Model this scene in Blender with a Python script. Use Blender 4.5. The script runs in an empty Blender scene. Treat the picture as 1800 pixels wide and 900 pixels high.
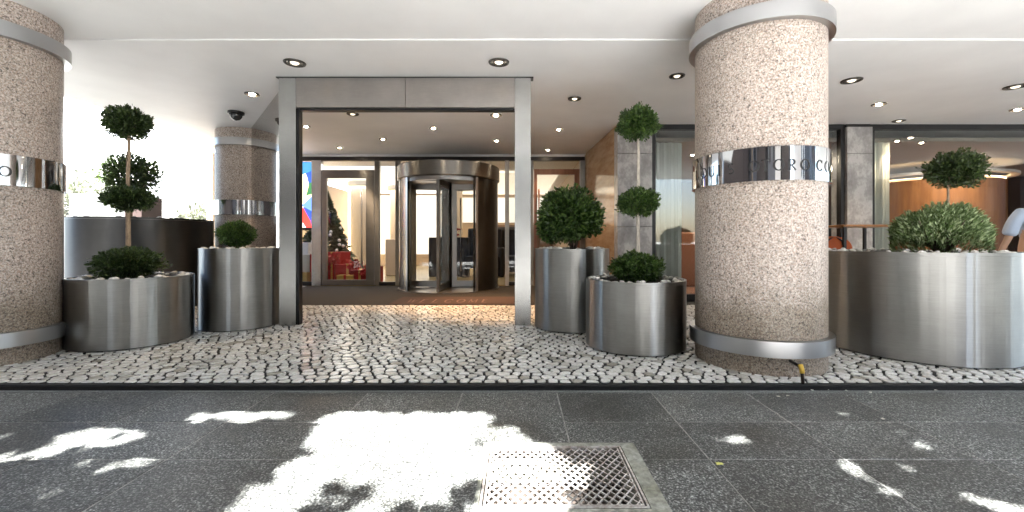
import bpy, math, random
from math import sin, cos, pi, radians as R, sqrt, atan2
from mathutils import Vector, noise

random.seed(7)
S = bpy.context.scene
C = S.collection

# ---------------------------------------------------------------- camera, sky, sun, exposure
cam = bpy.data.cameras.new('camera')
cam.sensor_width = 36.0
cam.lens = 15.0
cam.shift_x = -12 / 1800
cam.shift_y = -27 / 1800
cam.clip_start = 0.05
cam.clip_end = 1500
camo = bpy.data.objects.new('camera', cam)
camo.location = (0, 0, 1.1)
camo.rotation_euler = (R(90), 0, 0)
C.objects.link(camo)
S.camera = camo

SUN_EL = 58.0
w = bpy.data.worlds.new('World')
S.world = w
w.use_nodes = True
nt = w.node_tree
bg = nt.nodes['Background']
sky = nt.nodes.new('ShaderNodeTexSky')
sky.sky_type = 'NISHITA'
sky.sun_disc = False
sky.sun_elevation = R(SUN_EL)
sky.sun_rotation = R(180)
sky.dust_density = 2.0
nt.links.new(sky.outputs[0], bg.inputs[0])
bg.inputs[1].default_value = 0.05

sl = bpy.data.lights.new('sun', 'SUN')
sl.energy = 5.0
sl.angle = R(0.5)
sl.color = (1.0, 0.98, 0.95)
so = bpy.data.objects.new('sun', sl)
so.rotation_euler = (R(90 - SUN_EL), 0, 0)      # shines towards +Y and down
C.objects.link(so)

S.view_settings.view_transform = 'Standard'
S.view_settings.look = 'None'
S.view_settings.exposure = 4.2
S.view_settings.gamma = 1.0
S.cycles.max_bounces = 10
S.cycles.diffuse_bounces = 5
S.cycles.glossy_bounces = 5
S.cycles.transmission_bounces = 6
S.cycles.transparent_max_bounces = 14
S.cycles.sample_clamp_indirect = 12.0
S.cycles.caustics_reflective = False
S.cycles.caustics_refractive = False
try:
    S.cycles.use_denoising = True
except Exception:
    pass

# ---------------------------------------------------------------- mesh helper
class MB:
    def __init__(s):
        s.v = []; s.f = []; s.sm = []; s.mi = []
    def add(s, vs, fs, smooth=False, mi=0):
        b = len(s.v)
        s.v += [tuple(p) for p in vs]
        for f in fs:
            s.f.append(tuple(b + i for i in f)); s.sm.append(smooth); s.mi.append(mi)
        return s
    def box(s, a, b, bev=0.0, mi=0):
        x0, y0, z0 = [min(p, q) for p, q in zip(a, b)]
        x1, y1, z1 = [max(p, q) for p, q in zip(a, b)]
        if bev <= 0:
            vs = [(x0,y0,z0),(x1,y0,z0),(x1,y1,z0),(x0,y1,z0),(x0,y0,z1),(x1,y0,z1),(x1,y1,z1),(x0,y1,z1)]
            return s.add(vs, [(0,3,2,1),(4,5,6,7),(0,1,5,4),(1,2,6,5),(2,3,7,6),(3,0,4,7)], mi=mi)
        # bevelled: each corner gives three vertices
        X = (x0, x1); Y = (y0, y1); Z = (z0, z1); vs = []; idx = {}
        for i in (0, 1):
            for j in (0, 1):
                for k in (0, 1):
                    sx = bev if i == 0 else -bev; sy = bev if j == 0 else -bev; sz = bev if k == 0 else -bev
                    idx[i,j,k,0] = len(vs); vs.append((X[i], Y[j]+sy, Z[k]+sz))
                    idx[i,j,k,1] = len(vs); vs.append((X[i]+sx, Y[j], Z[k]+sz))
                    idx[i,j,k,2] = len(vs); vs.append((X[i]+sx, Y[j]+sy, Z[k]))
        q = lambda *t: [idx[e] for e in t]
        fs = []
        fs.append(q((0,0,0,0),(0,0,1,0),(0,1,1,0),(0,1,0,0))); fs.append(q((1,0,0,0),(1,1,0,0),(1,1,1,0),(1,0,1,0)))
        fs.append(q((0,0,0,1),(1,0,0,1),(1,0,1,1),(0,0,1,1))); fs.append(q((0,1,0,1),(0,1,1,1),(1,1,1,1),(1,1,0,1)))
        fs.append(q((0,0,0,2),(0,1,0,2),(1,1,0,2),(1,0,0,2))); fs.append(q((0,0,1,2),(1,0,1,2),(1,1,1,2),(0,1,1,2)))
        for i in (0,1):
            for j in (0,1):
                fs.append(q((i,j,0,0),(i,j,1,0),(i,j,1,1),(i,j,0,1)))
            for k in (0,1):
                fs.append(q((i,0,k,0),(i,1,k,0),(i,1,k,2),(i,0,k,2)))
        for j in (0,1):
            for k in (0,1):
                fs.append(q((0,j,k,1),(1,j,k,1),(1,j,k,2),(0,j,k,2)))
        for i in (0,1):
            for j in (0,1):
                for k in (0,1):
                    fs.append(q((i,j,k,0),(i,j,k,1),(i,j,k,2)))
        return s.add(vs, fs, mi=mi)
    def lathe(s, prof, n=48, c=(0,0,0), smooth=True, a0=0.0, a1=2*pi, mi=0):
        if smooth and len(prof) > 2:          # keep hard profile corners hard
            seg = [prof[0]]; k0 = 0
            for i in range(1, len(prof)-1):
                a = (prof[i][0]-prof[i-1][0], prof[i][1]-prof[i-1][1]); b = (prof[i+1][0]-prof[i][0], prof[i+1][1]-prof[i][1])
                la = sqrt(a[0]**2+a[1]**2) or 1; lb = sqrt(b[0]**2+b[1]**2) or 1
                if (a[0]*b[0]+a[1]*b[1])/(la*lb) < 0.75:
                    s.lathe(prof[k0:i+1], n, c, True, a0, a1, mi); k0 = i
            if k0: return s.lathe(prof[k0:], n, c, True, a0, a1, mi)
        full = abs(a1 - a0 - 2*pi) < 1e-6
        m = n if full else n + 1
        vs = []
        for i in range(m):
            a = a0 + (a1 - a0) * i / n
            for r, z in prof:
                vs.append((c[0] + r*cos(a), c[1] + r*sin(a), c[2] + z))
        k = len(prof); fs = []
        for i in range(n):
            j = (i + 1) % m
            for p in range(k - 1):
                fs.append((i*k+p, j*k+p, j*k+p+1, i*k+p+1))
        return s.add(vs, fs, smooth, mi)
    def tube(s, pts, r, n=10, smooth=True, cap=True, mi=0):
        rs = r if isinstance(r, (list, tuple)) else [r] * len(pts)
        P = [Vector(p) for p in pts]; vs = []; up = None
        for i, p in enumerate(P):
            d = (P[min(i+1, len(P)-1)] - P[max(i-1, 0)]).normalized()
            if up is None:
                up = Vector((0,0,1)) if abs(d.z) < 0.9 else Vector((1,0,0))
            a = d.cross(up).normalized(); b = d.cross(a).normalized(); up = -b if False else up
            for k in range(n):
                t = 2*pi*k/n
                vs.append(p + a*(rs[i]*cos(t)) + b*(rs[i]*sin(t)))
        fs = []
        for i in range(len(P)-1):
            for k in range(n):
                fs.append((i*n+k, i*n+(k+1)%n, (i+1)*n+(k+1)%n, (i+1)*n+k))
        s.add(vs, fs, smooth, mi)
        if cap:
            b = len(s.v) - len(vs)
            s.f.append(tuple(b+k for k in range(n-1,-1,-1))); s.sm.append(False); s.mi.append(mi)
            s.f.append(tuple(b+(len(P)-1)*n+k for k in range(n))); s.sm.append(False); s.mi.append(mi)
        return s
    def prism(s, poly, z0, z1, mi=0):
        n = len(poly)
        vs = [(x,y,z0) for x,y in poly] + [(x,y,z1) for x,y in poly]
        fs = [tuple(range(n-1,-1,-1)), tuple(range(n, 2*n))] + [(i,(i+1)%n,n+(i+1)%n,n+i) for i in range(n)]
        return s.add(vs, fs, mi=mi)
    def vprism(s, poly, y0, y1, mi=0):           # polygon in XZ, thick in Y
        n = len(poly)
        vs = [(x,y0,z) for x,z in poly] + [(x,y1,z) for x,z in poly]
        fs = [tuple(range(n)), tuple(range(2*n-1, n-1, -1))] + [(i,n+i,n+(i+1)%n,(i+1)%n) for i in range(n)]
        return s.add(vs, fs, mi=mi)
    def mesh(s, name):
        me = bpy.data.meshes.new(name)
        me.from_pydata(s.v, [], s.f)
        me.polygons.foreach_set('use_smooth', s.sm)
        me.polygons.foreach_set('material_index', s.mi)
        me.update()
        return me
    def build(s, name, mat, parent=None, loc=None):
        me = s.mesh(name)
        for m in (mat if isinstance(mat, (list, tuple)) else [mat]):
            me.materials.append(m)
        return link(name, me, parent, loc)

def link(name, me, parent=None, loc=None):
    o = bpy.data.objects.new(name, me)
    C.objects.link(o)
    if parent: o.parent = parent
    if loc: o.location = loc
    return o
def thing(name, label, cat, loc=(0,0,0), rz=0.0, group=None):
    o = bpy.data.objects.new(name, None)
    o.empty_display_size = 0.1
    C.objects.link(o); o.location = loc; o.rotation_euler = (0,0,rz)
    o['label'] = label; o['category'] = cat
    if group: o['group'] = group
    return o
def tag(o, label, cat, group=None):
    o['label'] = label; o['category'] = cat
    if group: o['group'] = group
    return o
def struct(o): o['kind'] = 'structure'; return o
def stuff(o): o['kind'] = 'stuff'; return o
def dup(root, loc, label, rz=None, group=None):
    r = root.copy(); C.objects.link(r); r.location = loc; r['label'] = label
    if rz is not None: r.rotation_euler = (0,0,rz)
    if group: r['group'] = group
    for ch in list(root.children):
        c = ch.copy(); C.objects.link(c); c.parent = r
        for g in ch.children:
            d = g.copy(); C.objects.link(d); d.parent = c
    return r

# ---------------------------------------------------------------- materials
def mat(name, col=(0.5,0.5,0.5), rough=0.5, metal=0.0, spec=0.5, **kw):
    m = bpy.data.materials.new(name); m.use_nodes = True
    b = m.node_tree.nodes['Principled BSDF']
    b.inputs['Base Color'].default_value = (*col, 1)
    b.inputs['Roughness'].default_value = rough
    b.inputs['Metallic'].default_value = metal
    b.inputs['Specular IOR Level'].default_value = spec
    for k, v in kw.items(): b.inputs[k].default_value = v
    return m
def N(m, t, **kw):
    n = m.node_tree.nodes.new(t)
    for k, v in kw.items():
        if k in n.inputs: n.inputs[k].default_value = v
        else: setattr(n, k, v)
    return n
def L(m, a, b): m.node_tree.links.new(a, b)
def pb(m): return m.node_tree.nodes['Principled BSDF']
def coords(m, scale=(1,1,1), world=True):
    if world:
        g = N(m, 'ShaderNodeNewGeometry'); out = g.outputs['Position']
    else:
        g = N(m, 'ShaderNodeTexCoord'); out = g.outputs['Object']
    mp = N(m, 'ShaderNodeMapping'); mp.inputs['Scale'].default_value = scale
    L(m, out, mp.inputs['Vector']); return mp.outputs[0]
def noise_tex(m, vec, scale, detail=4, rough=0.6):
    n = N(m, 'ShaderNodeTexNoise'); n.inputs['Scale'].default_value = scale
    n.inputs['Detail'].default_value = detail; n.inputs['Roughness'].default_value = rough
    L(m, vec, n.inputs['Vector']); return n.outputs['Fac']
def ramp(m, fac, stops, interp='LINEAR'):
    r = N(m, 'ShaderNodeValToRGB'); r.color_ramp.interpolation = interp
    e = r.color_ramp.elements
    while len(e) < len(stops): e.new(0.5)
    for k, (p, c) in zip(e, stops):
        k.position = p; k.color = (*c, 1) if len(c) == 3 else c
    L(m, fac, r.inputs[0]); return r.outputs[0]
def mix(m, fac, a, b, mode='MIX'):
    n = N(m, 'ShaderNodeMix'); n.data_type = 'RGBA'; n.blend_type = mode
    for s_, v in ((n.inputs[0], fac), (n.inputs[6], a), (n.inputs[7], b)):
        if isinstance(v, (int, float)): s_.default_value = v
        elif isinstance(v, tuple): s_.default_value = (*v, 1)
        else: L(m, v, s_)
    return n.outputs[2]
def bump(m, h, strength=0.3, dist=0.01):
    b = N(m, 'ShaderNodeBump'); b.inputs['Strength'].default_value = strength
    b.inputs['Distance'].default_value = dist
    L(m, h, b.inputs['Height']); L(m, b.outputs[0], pb(m).inputs['Normal']); return b

def granite(name, a, b, c, dark, sc=70):
    m = mat(name, a, 0.42)
    v = coords(m)
    n1 = noise_tex(m, v, sc, 4, 0.75)
    n2 = noise_tex(m, v, sc*0.62, 3, 0.7)
    n3 = noise_tex(m, v, 1.3, 3)
    n5 = noise_tex(m, coords(m, (1.7,1.3,1.5)), sc*0.8, 3, 0.7)
    base = ramp(m, n1, [(0.38, b), (0.5, a), (0.59, c)])
    spots = ramp(m, n2, [(0.37, (0.95,0.95,0.95)), (0.44, (0,0,0))])
    base = mix(m, spots, base, dark)
    pk = ramp(m, n5, [(0.52, (0,0,0)), (0.62, (0.75,0.75,0.75))])
    base = mix(m, pk, base, tuple(min(1, x*y) for x, y in zip(a, (1.05,0.86,0.76))))
    big = ramp(m, n3, [(0.3, (0.80,0.78,0.75)), (0.7, (1.05,1.03,1.02))])
    base = mix(m, 1.0, base, big, 'MULTIPLY')
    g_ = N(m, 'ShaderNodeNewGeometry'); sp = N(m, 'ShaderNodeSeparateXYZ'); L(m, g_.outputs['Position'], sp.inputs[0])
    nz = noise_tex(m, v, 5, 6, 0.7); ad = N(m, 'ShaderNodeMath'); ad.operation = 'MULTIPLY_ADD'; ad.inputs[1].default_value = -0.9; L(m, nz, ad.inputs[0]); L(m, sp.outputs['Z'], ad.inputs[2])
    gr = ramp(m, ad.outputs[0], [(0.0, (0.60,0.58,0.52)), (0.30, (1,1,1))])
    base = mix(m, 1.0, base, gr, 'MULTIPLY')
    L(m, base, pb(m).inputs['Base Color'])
    bump(m, n1, 0.12, 0.003)
    return m
M = {}
M['granite'] = granite('pink_granite', (0.48,0.42,0.38), (0.22,0.18,0.16), (0.75,0.70,0.66), (0.085,0.073,0.068), 72)
def brushed(name, col=(0.62,0.62,0.61), rough=0.3, aniso=0.85, rot=0.0, radial=True):
    m = mat(name, col, rough, 1.0)
    v = coords(m, (0.6, 0.6, 60) if radial else (0.6,0.6,60))
    n = noise_tex(m, v, 9, 4, 0.7)
    v2 = coords(m, (1,1,1))
    n2 = noise_tex(m, v2, 3.0, 4, 0.6)
    c = ramp(m, n, [(0.3, tuple(x*0.86 for x in col)), (0.7, tuple(min(1,x*1.1) for x in col))])
    c = mix(m, 1.0, c, ramp(m, n2, [(0.3, (0.85,0.85,0.84)), (0.65, (1,1,1))]), 'MULTIPLY')
    L(m, c, pb(m).inputs['Base Color'])
    
    t = N(m, 'ShaderNodeTangent'); t.direction_type = 'RADIAL'; t.axis = 'Z'
    pb(m).inputs['Anisotropic'].default_value = aniso
    pb(m).inputs['Anisotropic Rotation'].default_value = rot
    L(m, t.outputs[0], pb(m).inputs['Tangent'])
    return m
M['steel'] = brushed('brushed_steel', (0.35,0.35,0.34), 0.36, 0.98, 0.25)
_w = noise_tex(M['steel'], coords(M['steel'], (1,1,0.0)), 8.0, 3, 0.5); bump(M['steel'], _w, 0.32, 0.022)
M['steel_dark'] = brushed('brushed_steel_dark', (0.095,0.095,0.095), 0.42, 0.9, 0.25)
M['steel_mid'] = brushed('brushed_steel_mid', (0.28,0.27,0.26), 0.36, 0.9, 0.25)
M['steel_frame'] = brushed('brushed_steel_frame', (0.52,0.52,0.51), 0.27, 0.35, 0.25)
M['bronze_steel'] = brushed('bronze_steel', (0.46,0.43,0.41), 0.28, 0.5, 0.25)
M['band'] = mat('band_steel', (0.46,0.465,0.475), 0.30, 1.0)
_n = noise_tex(M['band'], coords(M['band'], (1,1,1)), 6, 5, 0.7)
L(M['band'], ramp(M['band'], _n, [(0.3,(0.28,)*3),(0.75,(0.31,)*3)]), pb(M['band']).inputs['Roughness'])
M['chrome'] = mat('polished_band', (0.62,0.63,0.65), 0.05, 1.0)
_n = noise_tex(M['chrome'], coords(M['chrome'], (1,1,0.02)), 9, 2, 0.5)
bump(M['chrome'], _n, 0.10, 0.01)
M['letter'] = mat('letter_black', (0.015,0.015,0.016), 0.4)
M['white'] = mat('ceiling_plaster', (0.80,0.80,0.815), 0.55)
_v = coords(M['white']); _n = noise_tex(M['white'], _v, 1.1, 4, 0.55)
L(M['white'], ramp(M['white'], _n, [(0.3,(0.80,0.80,0.81)),(0.7,(0.88,0.88,0.89))]), pb(M['white']).inputs['Base Color'])
_n2 = noise_tex(M['white'], _v, 2.5, 3, 0.5); bump(M['white'], _n2, 0.12, 0.02)
M['wall_white'] = mat('white_render', (0.75,0.74,0.72), 0.8)
M['black'] = mat('black_metal', (0.018,0.018,0.02), 0.35, 0.3)
M['dark_bronze'] = mat('dark_bronze', (0.055,0.042,0.036), 0.3, 0.8)
M['rim_dark'] = mat('lamp_rim', (0.05,0.045,0.04), 0.35, 0.6)
M['lamp_inside'] = mat('lamp_reflector', (0.45,0.42,0.36), 0.25, 1.0)
def emis(name, col, st):
    m = mat(name, (0.8,0.8,0.8), 0.5)
    pb(m).inputs['Emission Color'].default_value = (*col, 1)
    pb(m).inputs['Emission Strength'].default_value = st
    return m
M['bulb'] = emis('lit_bulb', (1.0,0.80,0.55), 14.0)
M['bulb_dim'] = emis('dim_bulb', (1.0,0.85,0.6), 0.12)
def glass(name, tint=(0.9,0.92,0.92), refl=1.0):
    m = bpy.data.materials.new(name); m.use_nodes = True
    t = m.node_tree; t.nodes.clear()
    o = N(m, 'ShaderNodeOutputMaterial'); tr = N(m, 'ShaderNodeBsdfTransparent'); gl = N(m, 'ShaderNodeBsdfGlossy')
    tr.inputs['Color'].default_value = (*tint, 1); gl.inputs['Roughness'].default_value = 0.0
    lw = N(m, 'ShaderNodeLayerWeight'); pw = N(m, 'ShaderNodeMath'); pw.operation = 'POWER'; pw.inputs[1].default_value = 4.5
    L(m, lw.outputs['Facing'], pw.inputs[0])
    fr = N(m, 'ShaderNodeMath'); fr.operation = 'MULTIPLY_ADD'; fr.inputs[1].default_value = 0.95; fr.inputs[2].default_value = 0.045
    L(m, pw.outputs[0], fr.inputs[0])
    mu = N(m, 'ShaderNodeMath'); mu.operation = 'MULTIPLY'; mu.inputs[1].default_value = refl
    mx = N(m, 'ShaderNodeMixShader')
    L(m, fr.outputs[0], mu.inputs[0]); L(m, mu.outputs[0], mx.inputs[0])
    L(m, tr.outputs[0], mx.inputs[1]); L(m, gl.outputs[0], mx.inputs[2]); L(m, mx.outputs[0], o.inputs[0])
    return m
M['glass'] = glass('clear_glass')
M['glass_smoke'] = glass('smoked_glass', (0.62,0.60,0.58), 1.3)
M['glass_window'] = glass('window_glass', (0.82,0.84,0.84), 1.6)

M['soil'] = mat('soil', (0.03,0.022,0.016), 0.95)
_n = noise_tex(M['soil'], coords(M['soil']), 60, 4); bump(M['soil'], _n, 1.0, 0.02)
M['pebble'] = mat('white_pebble', (0.72,0.70,0.66), 0.55)
_g = N(M['pebble'], 'ShaderNodeObjectInfo')
L(M['pebble'], ramp(M['pebble'], _g.outputs['Random'], [(0,(0.45,0.42,0.38)),(0.5,(0.68,0.66,0.62)),(1,(0.82,0.80,0.77))]), pb(M['pebble']).inputs['Base Color'])
def leafmat(name, a, b, c, trans=0.25):
    m = mat(name, b, 0.38)
    g = N(m, 'ShaderNodeNewGeometry')
    col = ramp(m, g.outputs['Random Per Island'], [(0, a), (0.55, b), (1, c)])
    L(m, col, pb(m).inputs['Base Color'])
    tl = N(m, 'ShaderNodeBsdfTranslucent'); L(m, mix(m, 0.5, col, (0.10,0.16,0.02)), tl.inputs['Color'])
    mx = N(m, 'ShaderNodeMixShader'); mx.inputs[0].default_value = trans
    out = m.node_tree.nodes['Material Output']
    L(m, pb(m).outputs[0], mx.inputs[1]); L(m, tl.outputs[0], mx.inputs[2]); L(m, mx.outputs[0], out.inputs[0])
    return m
M['box_leaf'] = leafmat('box_leaf', (0.018,0.04,0.012), (0.045,0.095,0.02), (0.13,0.21,0.05))
M['dark_leaf'] = leafmat('dark_box_leaf', (0.018,0.032,0.012), (0.035,0.062,0.02), (0.09,0.13,0.04))
M['pale_leaf'] = leafmat('pale_edge_leaf', (0.06,0.10,0.03), (0.19,0.28,0.11), (0.58,0.68,0.42))
M['washed_out_leaf'] = leafmat('washed_out_leaf', (0.22,0.23,0.19), (0.34,0.35,0.30), (0.48,0.48,0.44))  # overexposed look painted into the leaf colour
M['tree_leaf'] = leafmat('street_tree_leaf', (0.03,0.06,0.015), (0.05,0.10,0.025), (0.08,0.14,0.035))
M['trunk_tan'] = mat('tan_stem', (0.42,0.30,0.20), 0.75)
M['trunk_pale'] = mat('pale_stem', (0.62,0.56,0.48), 0.7)
for k in ('trunk_tan', 'trunk_pale'):
    _m = M[k]; _n = noise_tex(_m, coords(_m, (1,1,0.3)), 60, 4)
    _c = pb(_m).inputs['Base Color'].default_value[:3]
    L(_m, ramp(_m, _n, [(0.3, tuple(x*0.55 for x in _c)), (0.65, tuple(_c))]), pb(_m).inputs['Base Color'])
    bump(_m, _n, 0.5, 0.01)
M['bark'] = mat('bark', (0.10,0.075,0.055), 0.9)

# paving slab: dark flecked granite
m = mat('dark_flecked_granite', (0.05,0.05,0.05), 0.5)
v = coords(m); n1 = noise_tex(m, v, 95, 3, 0.75); n2 = noise_tex(m, v, 2.2, 5, 0.65); n4 = noise_tex(m, v, 34, 3, 0.6)
oi = N(m, 'ShaderNodeObjectInfo')
c = ramp(m, n1, [(0.36,(0.011,0.012,0.012)),(0.47,(0.050,0.053,0.052)),(0.56,(0.135,0.14,0.137)),(0.65,(0.44,0.45,0.445))])
c = mix(m, 1.0, c, ramp(m, n4, [(0.35,(0.6,0.6,0.6)),(0.65,(1.3,1.3,1.3))]), 'MULTIPLY')
c = mix(m, 1.0, c, ramp(m, n2, [(0.3,(0.55,0.54,0.50)),(0.5,(1.0,1.0,1.0)),(0.72,(1.4,1.42,1.4))]), 'MULTIPLY')
c = mix(m, 1.0, c, ramp(m, oi.outputs['Random'], [(0,(0.72,0.72,0.70)),(1,(1.22,1.23,1.22))]), 'MULTIPLY')
vg = N(m, 'ShaderNodeTexVoronoi'); vg.inputs['Scale'].default_value = 3.4; L(m, v, vg.inputs['Vector'])
c = mix(m, ramp(m, vg.outputs['Distance'], [(0.045,(0.65,0.65,0.65)),(0.06,(0,0,0))]), c, (0.022,0.021,0.02))
L(m, c, pb(m).inputs['Base Color'])
L(m, ramp(m, n2, [(0.3,(0.38,)*3),(0.7,(0.6,)*3)]), pb(m).inputs['Roughness'])
bump(m, n1, 0.25, 0.004)
M['slab'] = m
m = mat('pale_joint_mortar', (0.22,0.215,0.20), 0.9)
n1 = noise_tex(m, coords(m), 20, 4)
L(m, ramp(m, n1, [(0.3,(0.16,0.16,0.15)),(0.65,(0.38,0.375,0.36))]), pb(m).inputs['Base Color'])
M['mortar'] = m
m = mat('kerb_granite', (0.16,0.17,0.17), 0.55)
n1 = noise_tex(m, coords(m), 80, 3, 0.7)
L(m, ramp(m, n1, [(0.35,(0.06,0.065,0.065)),(0.65,(0.24,0.25,0.25))]), pb(m).inputs['Base Color'])
M['edge'] = m
m = mat('concrete_surround', (0.30,0.30,0.27), 0.8)
n1 = noise_tex(m, coords(m), 30, 6, 0.7); n2 = noise_tex(m, coords(m), 5, 4)
c = ramp(m, n1, [(0.3,(0.15,0.15,0.13)),(0.6,(0.33,0.34,0.30)),(0.75,(0.44,0.45,0.41))])
c = mix(m, 1.0, c, ramp(m, n2, [(0.35,(0.7,0.68,0.6)),(0.6,(1,1,1))]), 'MULTIPLY')
L(m, c, pb(m).inputs['Base Color']); bump(m, n1, 0.4, 0.004)
M['concrete'] = m
m = mat('galvanised_bars', (0.50,0.46,0.42), 0.6, 0.25)
n1 = noise_tex(m, coords(m), 40, 4)
L(m, ramp(m, n1, [(0.35,(0.26,0.22,0.19)),(0.6,(0.50,0.48,0.46))]), pb(m).inputs['Base Color'])
M['galv'] = m

m = mat('white_cobble', (0.70,0.69,0.65), 0.24)
g = N(m, 'ShaderNodeNewGeometry'); oi = N(m, 'ShaderNodeObjectInfo')
n1 = noise_tex(m, coords(m), 45, 4, 0.6)
add = N(m, 'ShaderNodeMath'); add.operation = 'ADD'
L(m, g.outputs['Random Per Island'], add.inputs[0]); L(m, oi.outputs['Random'], add.inputs[1])
fr = N(m, 'ShaderNodeMath'); fr.operation = 'FRACT'; L(m, add.outputs[0], fr.inputs[0])
c = ramp(m, fr.outputs[0], [(0,(0.42,0.40,0.35)),(0.12,(0.66,0.65,0.62)),(0.4,(0.79,0.785,0.77)),(1,(0.87,0.87,0.86))])
c = mix(m, 0.8, c, ramp(m, n1, [(0.3,(0.7,0.68,0.62)),(0.6,(1,1,1))]), 'MULTIPLY')
L(m, c, pb(m).inputs['Base Color']); bump(m, n1, 0.3, 0.003)
M['cobble'] = m
m = mat('dark_grout', (0.009,0.009,0.009), 0.8)
M['grout'] = m
# far cobbles, too small to tell apart
m = mat('far_cobble', (0.5,0.5,0.5), 0.4)
vo = N(m, 'ShaderNodeTexVoronoi'); vo.feature = 'DISTANCE_TO_EDGE'; vo.inputs['Scale'].default_value = 10.5
L(m, coords(m), vo.inputs['Vector'])
L(m, ramp(m, vo.outputs['Distance'], [(0.06,(0.02,0.02,0.02)),(0.14,(0.62,0.60,0.56))]), pb(m).inputs['Base Color'])
M['far_cobble'] = m

def woody(name, a, b, rough=0.25, stretch=(1,1,8), sc=2.0):
    m = mat(name, a, rough)
    n = noise_tex(m, coords(m, stretch), sc, 5, 0.6)
    L(m, ramp(m, n, [(0.3, a), (0.7, b)]), pb(m).inputs['Base Color'])
    return m
M['amber'] = woody('amber_stone_panel', (0.34,0.20,0.11), (0.52,0.36,0.23), 0.12, (1,1,5), 1.6)
M['wood'] = woody('orange_wood', (0.26,0.105,0.035), (0.42,0.19,0.065), 0.3, (6,6,0.6), 2.0)
M['redwood'] = woody('red_brown_wood', (0.16,0.065,0.04), (0.24,0.11,0.07), 0.3, (6,6,0.6), 3.0)
m = mat('grey_marble', (0.36,0.35,0.35), 0.22)
n1 = noise_tex(m, coords(m, (1,1,0.7)), 3.0, 9, 0.72)
L(m, ramp(m, n1, [(0.3,(0.22,0.21,0.21)),(0.5,(0.37,0.36,0.36)),(0.58,(0.52,0.51,0.51)),(0.75,(0.34,0.33,0.33))]), pb(m).inputs['Base Color'])
M['marble'] = m
M['curtain'] = mat('sheer_curtain', (0.74,0.76,0.71), 0.9)
M['mat'] = mat('entrance_mat', (0.009,0.007,0.006), 0.9)
_n = noise_tex(M['mat'], coords(M['mat']), 120, 2); bump(M['mat'], _n, 0.6, 0.01)
M['mat_red'] = mat('mat_brown', (0.03,0.013,0.010), 0.9)
M['mat_text'] = mat('mat_lettering', (0.12,0.075,0.065), 0.9)
M['lobby_floor'] = mat('lobby_stone', (0.45,0.37,0.22), 0.25)
M['lobby_wall'] = mat('lobby_wall', (0.50,0.38,0.27), 0.7)
M['cream'] = mat('cream_stone', (0.68,0.56,0.44), 0.5)
M['dark_seat'] = mat('dark_upholstery', (0.02,0.017,0.018), 0.7)
M['red'] = mat('red_gift', (0.45,0.02,0.025), 0.4)
M['gold'] = mat('gold_ribbon', (0.75,0.50,0.16), 0.3, 0.6)
M['gift_white'] = mat('gift_white', (0.8,0.78,0.74), 0.6)
M['orange'] = mat('orange_fabric', (0.50,0.10,0.02), 0.7)
M['pale_fabric'] = mat('pale_blue_fabric', (0.30,0.35,0.46), 0.6)
M['conifer'] = leafmat('conifer_needles', (0.01,0.02,0.012), (0.02,0.035,0.02), (0.04,0.06,0.035))
M['lobby_glow'] = emis('lobby_cove', (1.0,0.82,0.60), 0.06)
M['lobby_glow_white'] = emis('lobby_panel', (1.0,0.97,0.93), 0.06)
M['road'] = mat('sun_bleached_asphalt', (0.22,0.215,0.205), 0.85)
_n = noise_tex(M['road'], coords(M['road']), 3, 5); L(M['road'], ramp(M['road'], _n, [(0.3,(0.065,0.064,0.062)),(0.7,(0.10,0.10,0.097))]), pb(M['road']).inputs['Base Color'])
M['ground'] = mat('pale_ground', (0.20,0.195,0.185), 0.9)
M['far_slab'] = mat('far_pavement_stone', (0.12,0.118,0.112), 0.8)
M['paint'] = mat('road_paint', (0.75,0.75,0.73), 0.7)
M['facade_a'] = mat('cream_facade', (0.42,0.38,0.32), 0.85)
M['facade_b'] = mat('grey_facade', (0.26,0.26,0.27), 0.85)
M['pane'] = mat('dark_pane', (0.03,0.035,0.04), 0.05)

# ---------------------------------------------------------------- ground, road, pavement
CZ = 3.226          # soffit height over the entrance
SZ = -0.04          # pavement level (mosaic terrace is 0)
b = MB(); b.add([(-400,-400,-0.26),(400,-400,-0.26),(400,400,-0.26),(-400,400,-0.26)], [(0,1,2,3)])
struct(b.build('ground', M['ground']))
b = MB(); b.box((-120,-10.0,-0.30),(120,-2.95,-0.17)); struct(b.build('road', M['road']))
b = MB()
for i in [k for k in range(-20, 21) if k not in (0,1)]:
    b.box((i*4-1.0,-6.55,-0.168),(i*4+1.0,-6.43,-0.164))
for i in range(5):
    x = 0.35 + i*0.95; b.box((x,-9.7,-0.168),(x+.5,-3.2,-0.164))  # crossing stripes added behind the camera for bright streaks in the steel
struct(b.build('road_marking', M['paint']))
b = MB(); b.box((-120,-2.95,-0.29),(120,-2.75,-0.035), 0.01); struct(b.build('kerb', M['edge']))
b = MB(); b.box((-120,-13.5,-0.29),(120,-10.0,-0.04), 0.01); struct(b.build('far_pavement', M['far_slab']))
# side street ground left of the building
b = MB(); b.box((-60,3.6,-0.20),(-7.2,60,-0.045)); struct(b.build('side_street', M['road']))

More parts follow.
